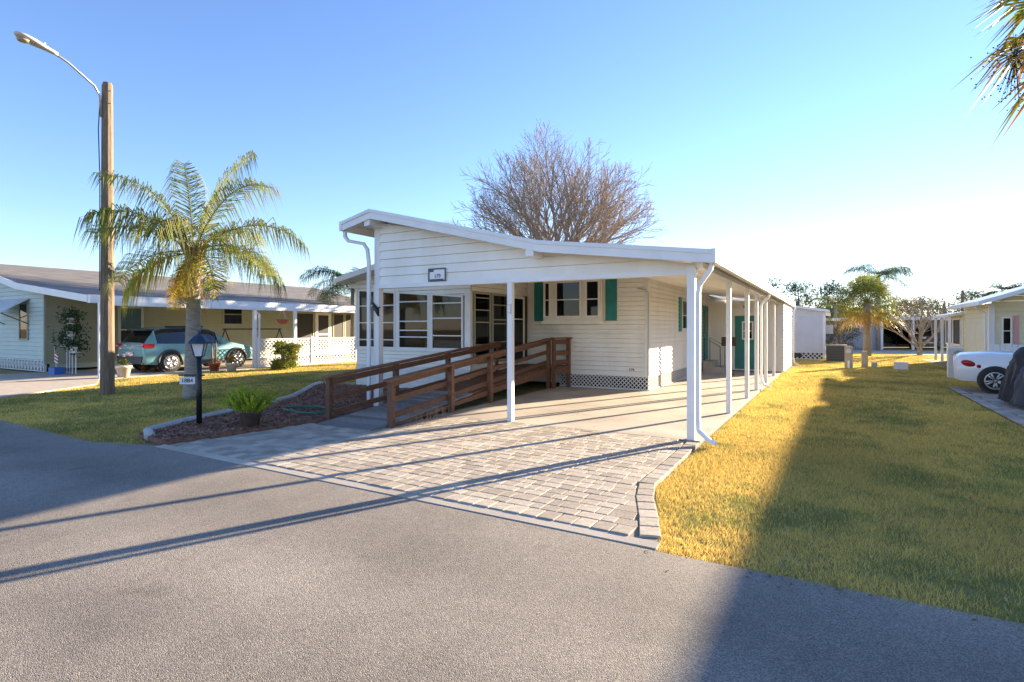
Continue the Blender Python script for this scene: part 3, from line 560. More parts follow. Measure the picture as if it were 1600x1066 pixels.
# bare tree
def tree_bare(base,h,label,seed,nlimb,kids,name,m,r0,fork,twig,maxang,bud,lim=.72):
    rg=random.Random(seed); base=Vector(base); o=thing(name,label,'tree',base); b=MB(); tips=[]
    def grow(p,d,l,r,lv):
        n=5 if lv<3 else 3; pts=[p]; q=p.copy(); dd=d.copy()
        for i in range(n):
            dd=(dd+Vector((rg.gauss(0,.07),rg.gauss(0,.07),.04))).normalized(); q=q+dd*l/n; pts.append(q.copy())
        b.tube(pts,[max(twig,r*(1-.7*i/n)) for i in range(n+1)],7 if lv<2 else 4 if lv<3 else 3,False)
        if lv>=len(kids): tips.append((q,dd,pts)); return
        k=kids[lv]
        for i in range(k):
            f=.22+.78*(i+.5)/k*1.0; j=min(n-1,int(f*n)); at=pts[j].lerp(pts[j+1],f*n-j); a=i*2.4+rg.uniform(0,1.2); t=rg.uniform(.35,.75)
            sd=dd.orthogonal().normalized(); sd=Matrix.Rotation(a,3,dd)@sd; nd=(dd*math.cos(t)+sd*math.sin(t)).normalized()
            grow(at,nd,l*(1-.55*f)*rg.uniform(.62,.9),r*(1-.6*f)*.6,lv+1)
    tp=base+Vector((0,0,h*fork)); b.tube([base,tp+Vector((0,0,h*.03))],[r0*1.2,r0],10)
    for i in range(nlimb):
        a=i*2.4+.4; t=maxang*math.sqrt((i+.3)/nlimb); grow(tp,Vector((math.cos(a)*math.sin(t),math.sin(a)*math.sin(t),math.cos(t))),h*(1-fork)*rg.uniform(.92,1.03)*.88/math.sqrt(math.cos(t)**2+(math.sin(t)/lim)**2),r0*.5,0)
    b.build('branches',m,o)
    if bud:
        T=[];K=[]
        for q,d,pts in tips:
            for j in range(bud):
                c=pts[rg.randrange(1,len(pts))]+Vector((rg.gauss(0,.05),rg.gauss(0,.05),rg.gauss(0,.05))); s_=.03
                T.append((c,c+Vector((rg.uniform(-s_,s_),rg.uniform(-s_,s_),s_)),c+Vector((s_,rg.uniform(-s_,s_),rg.uniform(-s_,s_))))); f=rg.uniform(.7,1.3); K.append((.34*f,.23*f,.15*f))
        leafmesh(T,K).build('buds','leaf',o,kind='stuff')
    return o
tree_bare((*px(872,32),0),11.6,'large bare reddish tree spreading behind the white roof',4,20,(8,6,5),'bare_tree','twig',.24,.40,.008,1.3,7,.82)
tree_bare((*px(1437,33.2),0),3.5,'small multi-stemmed bare crape myrtle on back lawn',9,10,(5,4),'crape_myrtle','bark',.12,.1,.007,.95,0,.9)
def leafy(base,h,w,label,col,n=2600,name='leafy_tree',th=.4,group=None,ls=.16,cat='tree'):
    base=Vector(base); o=thing(name,label,cat,base,group); b=MB().tube([base,base+Vector((.1,0,h*.5)),base+Vector((0,0,h*.85))],[w*.05+.03,w*.04+.02,.02],8)
    cl=[]
    for i in range(26):
        a=rng.uniform(0,6.28); rr_=w/2*math.sqrt(rng.random()); z=h*(th+(1-th)*rng.random()); s=math.sqrt(max(.1,1-((z/h-th)/(1-th)-.45)**2*2.2)); cl.append(base+Vector((rr_*s*math.cos(a),rr_*s*math.sin(a),z)))
        b.tube([base+Vector((0,0,h*th*.9)),base.lerp(cl[-1],.55)+Vector((0,0,h*.2)),cl[-1]],[.05,.03,.012],4,False)
    b.build('trunk','bark',o); T=[];K=[]
    for i in range(n):
        c=rng.choice(cl)+Vector((rng.gauss(0,w*.085),rng.gauss(0,w*.085),rng.gauss(0,h*.055))); s=ls*rng.uniform(.6,1.3)
        u=Vector((rng.gauss(0,1),rng.gauss(0,1),rng.gauss(0,1))).normalized(); v=u.orthogonal().normalized(); T.append((c-u*s,c+v*s*.5,c+u*s)); K.append(tuple(x*rng.uniform(.6,1.4) for x in col))
    leafmesh(T,K).build('crown','leaf',o); return o
for u,d,h,w,l,cg in ((1247,75,7.5,6,'pine top showing above the grey house roof',(.05,.07,.03)),(1293,70,7,5,'loose pine crown between grey house and fan palm',(.06,.08,.04)),(1195,60,6.5,4,'thin treetop above the carport roof edge',(.09,.09,.06)),
  (1325,62,4.6,7,'dark spreading tree behind the utility boxes',(.05,.075,.025)),(1400,70,5.2,7,'autumn-tinted tree behind the back carport',(.14,.10,.03)),(1475,75,6.3,8,'grey-green tree over the back carport roof',(.07,.085,.05)),(1530,85,7,6,'distant pine above the cream house porch',(.06,.07,.045)),(1450,90,5.5,8,'pale hazy tree behind the crape myrtle',(.09,.09,.05))):
    leafy((*px(u,d),0),h,w,l,cg,1800,ls=.22)
leafy((*px(1312,40),0),2.3,2.6,'orange-topped dark shrub beside the condenser',(.10,.08,.02),1500,'shrub',.1,ls=.1,cat='shrub')
leafy((*px(447,22.0),0),.98,1.05,'yellow-green rounded shrub before the white lattice',(.22,.23,.04),6500,'shrub',.05,ls=.06,cat='shrub')
leafy((10.4,33.9,0),4.7,2.6,'unseen leafy tree added behind the cream house to shade the lawn',(.06,.09,.03),5000,th=.62,ls=.13)  # added out of view to close a gap in the lawn shadow
leafy((*px(1373,43),0),1.3,1.4,'dark round shrub by the back carport post',(.04,.06,.02),900,'shrub',.1,ls=.1,cat='shrub')
# ---------------------------------------------------------------- street light
ub=Vector((-15.33,7.05,0)); UP=thing('street_light','tall weathered wooden pole with cobra-head street lamp','street light',ub)
MB().tube([ub,ub+Vector((0,0,7.5)),ub+Vector((0,0,7.57))],[.155,.115,.09],10).build('pole','pole',UP)
ap=[ub+Vector((0,-.13,6.7)),ub+Vector((0,-.16,7.2)),ub+Vector((.05,-.3,7.38)),ub+Vector((.1,-.85,7.70)),ub+Vector((.1,-1.0,7.76)),ub+Vector((.1,-1.12,7.79))]
MB().tube(ap,.026,8).build('arm','metal',UP,True)
hd=MB(); q=ub+Vector((.1,-1.05,7.79)); rows_=[(0,.05,.05),(.12,.07,.06),(.3,.09,.07),(.5,.15,.085),(.7,.165,.08),(.85,.12,.06),(.92,.03,.03)]
for t,w,hh in rows_:
    for j in range(12):
        a=2*math.pi*j/12; hd.v.append(tuple(q+Vector((w*math.cos(a),-t*.85,.16*t+hh*math.sin(a)*(1 if math.sin(a)>0 else .6)))))
hd.f=[(i*12+j,i*12+(j+1)%12,(i+1)*12+(j+1)%12,(i+1)*12+j) for i in range(6) for j in range(12)]+[tuple(range(12))[::-1],tuple(range(72,84))]
hd.build('lamp_head','lampgrey',UP,True)
ln=MB().lathe([(.02,-.07),(.10,-.055),(.13,-.02)],tuple(q+Vector((0,-.62,.075))),14); ln.build('lens','lens',UP,True)
MB().lathe([(.03,0),(.03,.06)],tuple(q+Vector((0,-.25,.1))),8).build('photocell','lampgrey',UP)
for z in (7.05,7.35): MB().tube([ub+Vector((-.2,.0,z)),ub+Vector((.2,0,z))],.012,5).build('bolt','metal',UP)
MB().tube([ub+Vector((-.02,-.15,7.1)),ub+Vector((-.05,-.17,6.4)),ub+Vector((0,-.16,5.2)),ub+Vector((0,-.165,2.5))],.012,5).build('cable','black',UP)
# ---------------------------------------------------------------- lamp post and fern pot
lb=Vector((-8.9,5.42,.05)); LP=thing('lamp_post','black garden lamp post with hanging number plate in mulch','lamp post',lb)
MB().tube([lb,lb+Vector((0,0,1.12))],.042,12).build('post','black',LP,True)
MB().lathe([(.05,0),(.075,.02),(.055,.03)],tuple(lb+Vector((0,0,1.08))),4).build('lantern_base','navy',LP)
MB().lathe([(.075,0),(.135,.2)],tuple(lb+Vector((0,0,1.11))),4).build('lantern_glass','frost',LP)
b=MB()
for j in range(4):
    a=math.pi/2*j; b.bar(lb+Vector((.077*math.cos(a),.077*math.sin(a),1.1)),lb+Vector((.139*math.cos(a),.139*math.sin(a),1.32)),.014,.014)
b.build('lantern_frame','navy',LP)
MB().lathe([(.19,0),(.18,.03),(.09,.12),(.035,.15),(.02,.2),(.005,.22)],tuple(lb+Vector((0,0,1.31))),8).build('lantern_cap','navy',LP)
pc=lb+Vector((0,0,.80)); MB().tube([pc-CR*.33,pc+CR*.09],.012,6).build('crossbar','black',LP)
pl=pc-CR*.19+Vector((0,0,-.09)); pm=MB().bar(pl-CR*.125,pl+CR*.125,.01,.11).build('number_plate','plate',LP)
for s in (-.08,.08): MB().tube([pl+CR*s+Vector((0,0,.05)),pl+CR*s+Vector((0,0,.1))],.004,4).build('plate_hook','black',LP)
text('plate_number','1884',.095,pl-CF*.009,(R(90),0,math.asin(SY)),'black',LP)
fb=Vector((-8.03,5.72,.06)); FP=thing('potted_fern','bushy bright green foxtail fern in dark brown pot','potted plant',fb)
MB().lathe([(.13,0),(.165,.22),(.185,.225),(.185,.26),(.165,.26),(.16,.22)],tuple(fb),20).build('pot','potbrown',FP,True)
for i in range(130):
    a=rng.uniform(0,6.28); e=rng.uniform(.1,1.45); l=rng.uniform(.30,.50); d=Vector((math.cos(a)*math.cos(e),math.sin(a)*math.cos(e),math.sin(e))); p0=fb+Vector((.06*math.cos(a),.06*math.sin(a),.23)); T=[];K=[]
    for j in range(70):
        t=j/70; c=p0+d*l*t+Vector((0,0,.10*t*t if e<.7 else 0)); u=Vector((rng.gauss(0,1),rng.gauss(0,1),rng.gauss(0,1))); u=(u-d*u.dot(d)*.4+d*.6).normalized(); s=.055*(1.05-t*.65); v=u.cross(d).normalized()*.008
        f=rng.uniform(.7,1.3); T.append((c-v,c+v,c+u*s)); K.append(((.22+.18*t)*f,(.33+.14*t)*f,.03*f))
    leafmesh(T,K).build('plume','leaf',FP)
# ---------------------------------------------------------------- cars
def car(name,label,loc,yaw,st,mats,wh,ws,glass_rng,wind,cladding=False,lights=(),group=None,convertible=False):
    """st: stations (x,zbot,zbelt,ztop,wbelt,wtop); x forward; built in local space, parented to an Empty"""
    o=thing(name,label,'car',loc,group); o.rotation_euler=(0,0,yaw); ORG[o.name]=(0,0,0)
    ring=[]
    for x,zb,zl,zt,w,wt in st:
        h=[(w*.90,zb),(w*.985,zb+.12),(w,zb+(zl-zb)*.55),(w*.965,zl),(wt,zt-.05 if zt-zl>.1 else zt-.02),(wt*.75,zt),(0,zt+.012)]
        ring.append([(x,y,z) for y,z in h]+[(x,-y,z) for y,z in h[-2::-1]])
    n=13; V=[p for r in ring for p in r]; bodyf=[];sidef=[];sidef2=[];ff=[];rf_=[]
    for i in range(len(st)-1):
        for j in range(n-1):
            f=(i*n+j,(i+1)*n+j,(i+1)*n+j+1,i*n+j+1)
            if j in (3,8) and glass_rng[0]<=i<glass_rng[1]: (sidef if j==3 else sidef2).append(f)
            elif 4<=j<=7 and i in wind[0]: rf_.append(f)
            elif 4<=j<=7 and i in wind[1]: ff.append(f)
            else: bodyf.append(f)
    for nm_,k_ in (('rear_panel',0),('front_panel',len(st)-1)):
        bb=MB(); bb.v=list(ring[k_]); bb.f=[tuple(range(n))[::-1] if k_==0 else tuple(range(n))]; bb.build(nm_,mats[0],o)
    for nm,fs,m in (('body',bodyf,mats[0]),('side_window',sidef,'darkcar'),('side_window',sidef2,'darkcar'),('rear_window',rf_,'darkcar'),('windscreen',ff,'darkcar')):
        if fs:
            us=sorted({i for f in fs for i in f}); ix={v:k for k,v in enumerate(us)}; b=MB(); b.v=[V[i] for i in us]; b.f=[tuple(ix[i] for i in f) for f in fs]; b.build(nm,m,o,True)
    if not convertible:
        for i in glass_rng[2]:
            for s in (0,1):
                a=ring[i][3 if s==0 else 9]; c=ring[i][4 if s==0 else 8]; MB().bar(a,c,.03,.07).build('pillar',mats[0],o)
    W=max(s[4] for s in st)
    for x in ws:
        for s in (-1,1):
            MB().lathe([(wh*1.16,0),(wh*1.16,.14)],(x,s*(W-.13) if s>0 else -W-.004,wh*1.04),24,'y').build('wheel_arch','black',o)
            if cladding:
                b=MB()
                for k in range(13):
                    a=math.pi*k/12; 
                b.tube([(x+wh*1.22*math.cos(math.pi*k/14),s*(W-.0),wh*1.04+wh*1.22*math.sin(math.pi*k/14)) for k in range(15)],.045,6); b.build('arch_trim','clad',o,True)
            y=s*(W-.1); t=MB().lathe([(wh*.66,-.1),(wh*.95,-.1),(wh,-.07),(wh,.07),(wh*.95,.11),(wh*.66,.115)] if s>0 else [(wh*.66,.1),(wh*.95,.1),(wh,.07),(wh,-.07),(wh*.95,-.11),(wh*.66,-.115)],(x,y,wh),28,'y'); w=t.build('wheel','rubber',o,True)
            r=MB(); yy=y+s*.10
            for k in range(10):
                a=2*math.pi*k/10+(.12 if k%2 else -.12); r.bar((x+.04*math.cos(a),yy+s*.012,wh+.04*math.sin(a)),(x+wh*.66*math.cos(a),yy+s*.02,wh+wh*.66*math.sin(a)),.035,.02,(0,1,0))
            r.lathe([(wh*.10,-.02),(wh*.10,.03*s)],(x,yy,wh),12,'y'); 
            r.tube([(x+wh*.66*math.cos(2*math.pi*k/24),yy+s*.01,wh+wh*.66*math.sin(2*math.pi*k/24)) for k in range(25)],.016,6); r.build('rim','rim',w,True)
            MB().lathe([(wh*.64,0),(wh*.64,.005)],(x,yy-s*.05,wh),20,'y').build('brake_disc','black',w)
    for nm,m,bx in lights: MB().box(*bx).build(nm,m,o)
    return o
M['darkcar']=mat('car_glass',(.012,.014,.016),.06,spec=.8)
suv=[(-2.18,.45,.75,.78,.80,.70),(-2.2,.34,.90,.93,.86,.74),(-2.12,.30,1.0,1.06,.89,.74),(-1.78,.27,1.03,1.52,.905,.66),(-1.5,.26,1.02,1.60,.91,.66),(-.6,.25,1.0,1.63,.915,.67),(.25,.25,.99,1.58,.915,.66),(.55,.25,.985,1.46,.915,.66),(1.12,.26,.97,1.05,.91,.72),(1.5,.28,.92,.98,.90,.70),(1.95,.30,.83,.88,.86,.66),(2.12,.34,.72,.76,.80,.6),(2.18,.42,.6,.62,.7,.55)]
SV=car('parked_car','pale teal compact crossover parked under the neighbouring carport','%s'and(-21.7,12.9,.02),R(90),suv,('tealcar',),.345,(-1.3,1.3),(3,7,(3,5,7)),((2,),(7,)),True,
 [('tail_light','red',(-2.19,-1.85,-.905,-.62,.88,1.02)),('tail_light','red',(-2.19,-1.85,.62,.905,.88,1.02)),('rear_bumper','clad',(-2.235,-2.05,-.8,.8,.32,.58)),('sill_trim','clad',(-.85,.85,-.925,.925,.22,.38)),('roof_rail','black',(-1.3,.1,-.60,-.56,1.60,1.66)),('mirror','tealcar',(.55,.72,-1.08,-.92,1.02,1.16)),('number_plate','plate',(-2.245,-2.2,-.2,.2,.62,.74)),('spoiler','black',(-2.0,-1.72,-.62,.62,1.49,1.54))])
bsv=px(1464,42.5)
car('parked_car','dark maroon crossover seen from behind in back carport','a'and(bsv[0]-.4,bsv[1]+2.3,0),R(78),suv,('browncar',),.36,(-1.3,1.3),(3,7,(3,5,7)),((2,),(7,)),True,
 [('tail_light','red',(-2.21,-2.0,-.905,-.6,.88,1.05)),('tail_light','red',(-2.21,-2.0,.6,.905,.88,1.05)),('number_plate','plate',(-2.245,-2.2,-.22,.22,.78,.92)),('bumper_trim','metal',(-2.24,-2.1,-.8,.8,.42,.52))])
conv=[(-2.12,.42,.62,.66,.60,.5),(-2.14,.32,.80,.84,.78,.62),(-2.0,.27,.86,.93,.83,.66),(-1.5,.25,.89,.98,.86,.68),(-.9,.24,.90,.97,.87,.70),(-.75,.24,.90,.94,.87,.72),(.4,.24,.89,.93,.87,.72),(.7,.24,.88,.98,.86,.70),(1.3,.25,.80,.88,.84,.66),(1.85,.28,.68,.74,.78,.6),(2.1,.36,.55,.58,.62,.5)]
car('convertible_car','white convertible with red oval tail lamp on the paver driveway','a'and(4.89,18.27,.03),R(-8),conv,('whitecar',),.30,(-1.35,1.25),(99,99,()),((),()),False,
 [('cockpit','black',(-.7,.5,-.62,.62,.9,.985)),('seat','clad',(-.35,.0,-.5,-.08,.95,1.2)),('seat','clad',(-.35,.0,.08,.5,.95,1.2))],convertible=True)
cvo=bpy.data.objects['convertible_car']
for s in (-1,1):
    tl=MB().lathe([(.0,-.05),(.05,-.04),(.085,0),(.05,.04),(0,.05)],(-1.86,s*.825,.70),16,'y'); tl.v=[(-1.86+(p[0]+1.86)*1.7,p[1]+s*.12*(p[0]+1.86),p[2]-(p[0]+1.86)*.3) for p in tl.v]; tl.build('tail_light','red',cvo,True)
    MB().lathe([(.0,-.01),(.045,0),(0,.012)],(-1.66,s*.862,.64),10,'y').build('side_marker','red',cvo,True)
# ---------------------------------------------------------------- covered motorcycle
mc=Vector((3.5,15.0,0)); CM=thing('covered_motorcycle','motorcycle under navy and grey cloth cover on paver driveway','motorcycle',mc)
def drape(nm,m,prof,seed):   # prof: (y offset, height, half width)
    g=random.Random(seed); b=MB(); na=26; ph=[g.uniform(0,6.28) for _ in range(8)]; st=[]
    for (ya,ha,wa),(yb_,hb_,wb) in zip(prof,prof[1:]):
        for k in range(6): t=k/6; st.append((ya+(yb_-ya)*t,ha+(hb_-ha)*t,wa+(wb-wa)*t))
    st.append(prof[-1])
    for i,(y,h,w) in enumerate(st):
        for j in range(na+1):
            a=math.pi*j/na; c,sn=math.cos(a),math.sin(a); e=abs(c)**.55*(1 if c>0 else -1); zz=.10+(h-.10)*sn**.5 if sn>0 else .10
            low=1-(zz-.1)/max(.1,h-.1); f=.055*math.sin(i*1.15+ph[0]+zz*3)*low+.035*math.sin(i*2.3+ph[1])*low+.02*math.sin(i*.7+j*.9+ph[2])+.018*math.sin(j*1.7-i*1.3+ph[3])
            b.v.append((mc.x+.1+e*(w*(.75+.35*low)+f),mc.y+y+.03*math.sin(j*.8+ph[4]),zz+.025*math.sin(i*1.9+j*.6+ph[5])*(zz>.2)))
    n=na+1; b.f=[(i*n+j,i*n+j+1,(i+1)*n+j+1,(i+1)*n+j) for i in range(len(st)-1) for j in range(na)]+[tuple(range(n))[::-1],tuple((len(st)-1)*n+j for j in range(n))]
    return b.build(nm,m,CM,True)
drape('cover_rear','cover',[(1.05,.55,.22),(.85,.95,.34),(.45,1.22,.44),(.15,1.25,.42),(-.1,1.0,.38)],3); drape('cover_front','cover2',[(-.09,.98,.39),(-.4,.86,.42),(-.8,.80,.36),(-1.05,.5,.24)],5)
for y in (-.75,.75): MB().lathe([(.14,-.07),(.29,-.06),(.31,0),(.29,.06),(.14,.07)],tuple(mc+Vector((.1,y+.05,.33))),20,'x').build('wheel','rubber',CM,True)
# ---------------------------------------------------------------- cream house on the right + roof-over that shades the lawn
RH=thing('cream_house','cream-sided house with white gutter behind the white convertible','house',(7,27,0))
YC=26.2
siding(RH,'x',YC,5.0,12,.1,4.5,-1,'yellow_siding',.19,[lambda a,z:2.40+(a-4.43)*.33-z]); siding(RH,'y',5.0,YC,31.0,.1,2.5,-1,'yellow_siding',.19)
MB().box(5.06,12,YC+.05,31,.0,2.45).build('wall_core','yellow_siding',RH)
for xa,za,xb,zb in ((4.43,2.40,8.4,3.71),(8.4,3.71,12.4,2.4)):
    MB().hexa([(xa,YC-1.2,za),(xb,YC-1.2,zb),(xb,31,zb),(xa,31,za)],[(xa,YC-1.2,za+.14),(xb,YC-1.2,zb+.14),(xb,31,zb+.14),(xa,31,za+.14)]).build('roof','roof_metal',RH)
MB().box(4.92,5.08,YC-.06,YC+.08,.05,2.5).build('corner_trim','white',RH); downspout(RH,[(4.5,YC-.2,2.42),(4.52,YC-.2,2.33),(4.8,YC-.1,2.15),(4.84,YC-.1,.1)])
window(RH,'x',YC-.02,5.27,5.56,1.0,2.0,-1,'white','darkglass',(1.5,),.05,'inside'); MB().box(5.62,5.72,YC-.07,YC-.03,.95,2.05).build('shutter','pink',RH)
MB().hexa([(4.4,31.0,2.08),(5.1,31.0,2.22),(5.1,35,2.22),(4.4,35,2.08)],[(4.4,31.0,2.2),(5.1,31.0,2.34),(5.1,35,2.34),(4.4,35,2.2)]).build('porch_roof','roof_metal',RH)
for y in (31.1,33,34.9): MB().box(4.45,4.55,y-.05,y+.05,0,2.1).build('porch_post','white',RH)
MB().box(4.95,5.1,31,35,.0,2.2).build('porch_wall','yellow_siding',RH)
for y in (31.3,33.15): window(RH,'y',4.95,y,y+1.8,.8,2.05,-1,'white','screen',(),.08)
# unseen roof-over beyond the frame, shaped and placed to cast the lawn shadow
RO=thing('lawn_shade_roof','unseen neighbouring carport roof on posts, shaped to shade the right lawn','carport',(7,16,0))
MB().hexa([(4.82,8.0,2.87),(10,8.0,3.2),(7.1,28.2,3.56),(6.35,28.2,3.52)],[(4.82,8.0,3.01),(10,8.0,3.34),(7.1,28.2,3.70),(6.35,28.2,3.66)]).build('roof','roof_metal',RO)
for x,y in ((5.4,9),(5.6,13),(5.8,17),(9.8,9),(9.8,13),(9.8,17)): MB().box(x-.05,x+.05,y-.05,y+.05,0,2.9).build('post','white',RO)
MB().box(6.4,9.8,8.5,21.4,0,2.88).build('wall','yellow_siding',RO)
# storage bench, bin, mailbox-like box by the cream house
sb=thing('storage_bench','white slatted storage bench by the cream wall','bench',(4.3,20.2,0))
MB().box(3.85,5.0,19.9,20.5,.35,.75).build('box','potwhite',sb)
for i in range(9): MB().box(3.85+i*.128,3.95+i*.128,20.46,20.5,.78,1.15).build('slat','white',sb)
for x in (3.9,4.95): MB().box(x-.04,x+.04,19.95,20.45,0,.35).build('leg','potwhite',sb)
# ---------------------------------------------------------------- grey house behind, back carport
GH=thing('grey_house','pale grey house with lattice skirt beyond the carport end','house',(-2,32,0))
siding(GH,'x',32.2,-9,-.35,.38,3.4,-1,'grey_siding',.16,[lambda a,z:2.42+(-.35-a)*.16-z]); MB().box(-9,-.38,32.25,44,.1,2.45).build('wall_core','grey_siding',GH)
MB().hexa([(-9,31.9,3.80),(-.1,31.9,2.38),(-.1,44,2.38),(-9,44,3.8)],[(-9,31.9,3.92),(-.1,31.9,2.5),(-.1,44,2.5),(-9,44,3.92)]).build('roof','roof_metal',GH)
MB().box(-.40,-.28,32.15,32.3,.1,2.4).build('corner_trim','white',GH); lattice(GH,'x',32.18,-6,-.35,.02,.37,-1,.14,.04,backing='dark'); MB().box(-1.9,-1.35,32.1,32.16,.12,.32).build('vent','black',GH)
window(GH,'x',32.18,-2.35,-1.95,1.15,2.1,-1,'white','glass',(1.6,),.05,'utilg')
MB().box(-.3,.05,33.0,33.6,1.3,1.75).build('window_unit','potwhite',GH)
ac=thing('condenser_unit','dark grey condenser unit beside the grey house','air conditioner',(.1,31.2,0))
MB().box(-.25,.6,31.0,31.75,.0,.75).build('cabinet','ac',ac); MB().box(-.28,.63,30.97,31.78,.75,.80).build('lid','util',ac)
for i in range(8): MB().box(-.24,.59,30.985,30.998,.08+i*.08,.10+i*.08).build('louvre','black',ac)
BC=thing('back_carport','low flat-roofed carport house across the back street','house',(8,52,0))
def bx(u0,u1,d,z0,z1,dep,nm,m):
    a=Vector((*px(u0,d),0));c=Vector((*px(u1,d),0)); e=CF*dep; MB().hexa([a+Vector((0,0,z0)),c+Vector((0,0,z0)),c+e+Vector((0,0,z0)),a+e+Vector((0,0,z0))],[a+Vector((0,0,z1)),c+Vector((0,0,z1)),c+e+Vector((0,0,z1)),a+e+Vector((0,0,z1))]).build(nm,m,BC)
bx(1372,1640,41,2.18,2.4,7,'roof','roof_metal'); bx(1366,1378,41.5,0,2.2,4,'end_wall','bluegrey'); bx(1378,1640,46.5,0,2.2,.3,'back_wall','bluegrey')
for u in (1378,1427,1490): bx(u-1.5,u+2,41.2,0,2.2,.1,'post','white')
bx(1381,1400,45.8,.3,1.9,.1,'window','darkglass'); bx(1402,1420,45.8,.1,1.9,.1,'sliding_door','darkglass'); bx(1428,1436,45.5,0,1.95,.1,'door','potwhite')
FH=thing('far_house','blue-grey roofed house far beyond the shrubs','house',(-2,75,0))
a=Vector((*px(1318,72),0)); MB().box(a.x-5,a.x+4,a.y,a.y+6,0,2.4).build('wall','bluegrey',FH); MB().hexa([(a.x-5.4,a.y-.4,2.3),(a.x+4.4,a.y-.4,2.3),(a.x+4.4,a.y+6.4,2.3),(a.x-5.4,a.y+6.4,2.3)],[(a.x-3,a.y+3,4.2),(a.x+2,a.y+3,4.2),(a.x+2,a.y+3.3,4.2),(a.x-3,a.y+3.3,4.2)]).build('roof','shingle',FH)
# utility boxes on the back lawn
def ubox(u,v,w,h,nm,label,m,cap=True,dep=.25):
    d=880*CAMH/(v-512); x,y=px(u,d); o=thing(nm,label,'utility box',(x,y,0)); MB().box(x-w/2,x+w/2,y-dep/2,y+dep/2,-.03,h*.93).build('cabinet',m,o)
    MB().hexa([(x-w/2-.015,y-dep/2-.015,h*.93),(x+w/2+.015,y-dep/2-.015,h*.93),(x+w/2+.015,y+dep/2+.015,h*.93),(x-w/2-.015,y+dep/2+.015,h*.93)],[(x-w/2+.02,y-dep/2+.02,h),(x+w/2-.02,y-dep/2+.02,h),(x+w/2-.02,y+dep/2-.02,h),(x-w/2+.02,y+dep/2-.02,h)]).build('lid',m,o); return o,x,y
o,x,y=ubox(1326,575,.28,.88,'meter_pedestal','tall tan meter pedestal with round meter on the back lawn','util'); MB().lathe([(.10,0),(.10,.05),(.07,.09)],(x,y-.22,.68),14,'y').build('meter','metal',o); MB().box(x-.04,x+.04,y-.17,y-.125,0,.3).build('conduit','white',o)
ubox(1351,574,.22,.66,'cable_pedestal','narrow cream cable pedestal next to the meter pedestal','util'); ubox(1366,573.5,.2,.2,'valve_box','small square grey-green box low on the back lawn','utilg'); ubox(1407.5,577,.45,.27,'junction_box','low wide cream junction box on the back lawn','potwhite')
o,x,y=ubox(1492,590,.38,.98,'meter_pedestal','cream meter pedestal with gold cap near the convertible','potwhite'); MB().lathe([(.11,0),(.11,.06),(.05,.1)],(x+.05,y-.24,.78),14,'y').build('meter','util',o)
# ---------------------------------------------------------------- left neighbour house
LH=thing('sage_house','sage-sided home with shingled roof, white gutter and open carport','house',(-25,12,0))
XE=-20.05; XN=-24.75
rz2=[(-31,4.35),(-25.7,3.22),(XE-.35,2.62)]
siding(LH,'x',9.36,-31,XN,.45,4.4,-1,'green_siding',.16,[lambda a,z:roofz(a,rz2)-.14-z]); siding(LH,'y',XN,9.36,25,.3,3.0,1,'tan_siding',.16)
MB().box(-31,XN-.05,9.42,27,.1,2.95).build('wall_core','green_siding',LH); MB().box(XN-.06,XN+.03,9.33,9.42,.3,3.0).build('corner_trim','tan_siding',LH)
b=MB()
for (xa,za),(xb,zb) in zip(rz2,rz2[1:]): b.hexa([(xa,8.9,za-.1),(xb,8.9,zb-.1),(xb,27,zb-.1),(xa,27,za-.1)],[(xa,8.9,za),(xb,8.9,zb),(xb,27,zb),(xa,27,za)])
rfl=b.build('roof','shingle',LH)
MB().hexa([(-36,8.9,3.2),(-31,8.9,4.25),(-31,27,4.25),(-36,27,3.2)],[(-36,8.9,3.3),(-31,8.9,4.35),(-31,27,4.35),(-36,27,3.3)]).build('roof','shingle',LH)
b=MB()
for (xa,za),(xb,zb) in zip(rz2,rz2[1:]): b.hexa([(xa,8.83,za-.2),(xb,8.83,zb-.2),(xb,8.9,zb-.2),(xa,8.9,za-.2)],[(xa,8.83,za+.02),(xb,8.83,zb+.02),(xb,8.9,zb+.02),(xa,8.9,za+.02)])
b.build('rake_fascia','white',LH); MB().box(XE-.38,XE-.22,8.83,27,2.40,2.66).build('gutter','white',LH); MB().box(XE-.12,XE+.02,9.0,21,2.33,2.45).build('beam','white',LH)
MB().hexa([(XN,9.0,2.88),(XE-.3,9.0,2.46),(XE-.3,27,2.46),(XN,27,2.88)],[(XN,9.0,2.90),(XE-.3,9.0,2.48),(XE-.3,27,2.48),(XN,27,2.90)]).build('carport_ceiling','tan_siding',LH)
for y in (9.05,14.5,16.45,20.0): MB().box(XE-.09,XE+.02,y-.06,y+.06,0,2.34).build('post','white',LH)
downspout(LH,[(XE-.3,14.7,2.42),(XE-.28,14.7,2.3),(XE-.02,14.7,2.15),(XE-.02,14.7,.1)])
for i in range(24):   # screen-block skirt
    x=-31+i*.26; b=MB(); b.box(x,x+.25,9.34,9.42,.02,.05); b.box(x,x+.25,9.34,9.42,.40,.44); b.box(x,x+.03,9.34,9.42,.05,.40); b.box(x+.22,x+.25,9.34,9.42,.05,.40); b.bar((x+.02,9.38,.06),(x+.23,9.38,.40),.08,.03); b.bar((x+.02,9.385,.40),(x+.23,9.385,.06),.06,.03); b.build('screen_block','brick_white',LH)
MB().box(-31,XN,9.44,9.5,0,.45).build('skirt_backing','dark',LH)
window(LH,'x',9.35,-26.75,-26.0,1.15,2.55,-1,'tan_siding','darkglass',(1.85,),.06,'inside')
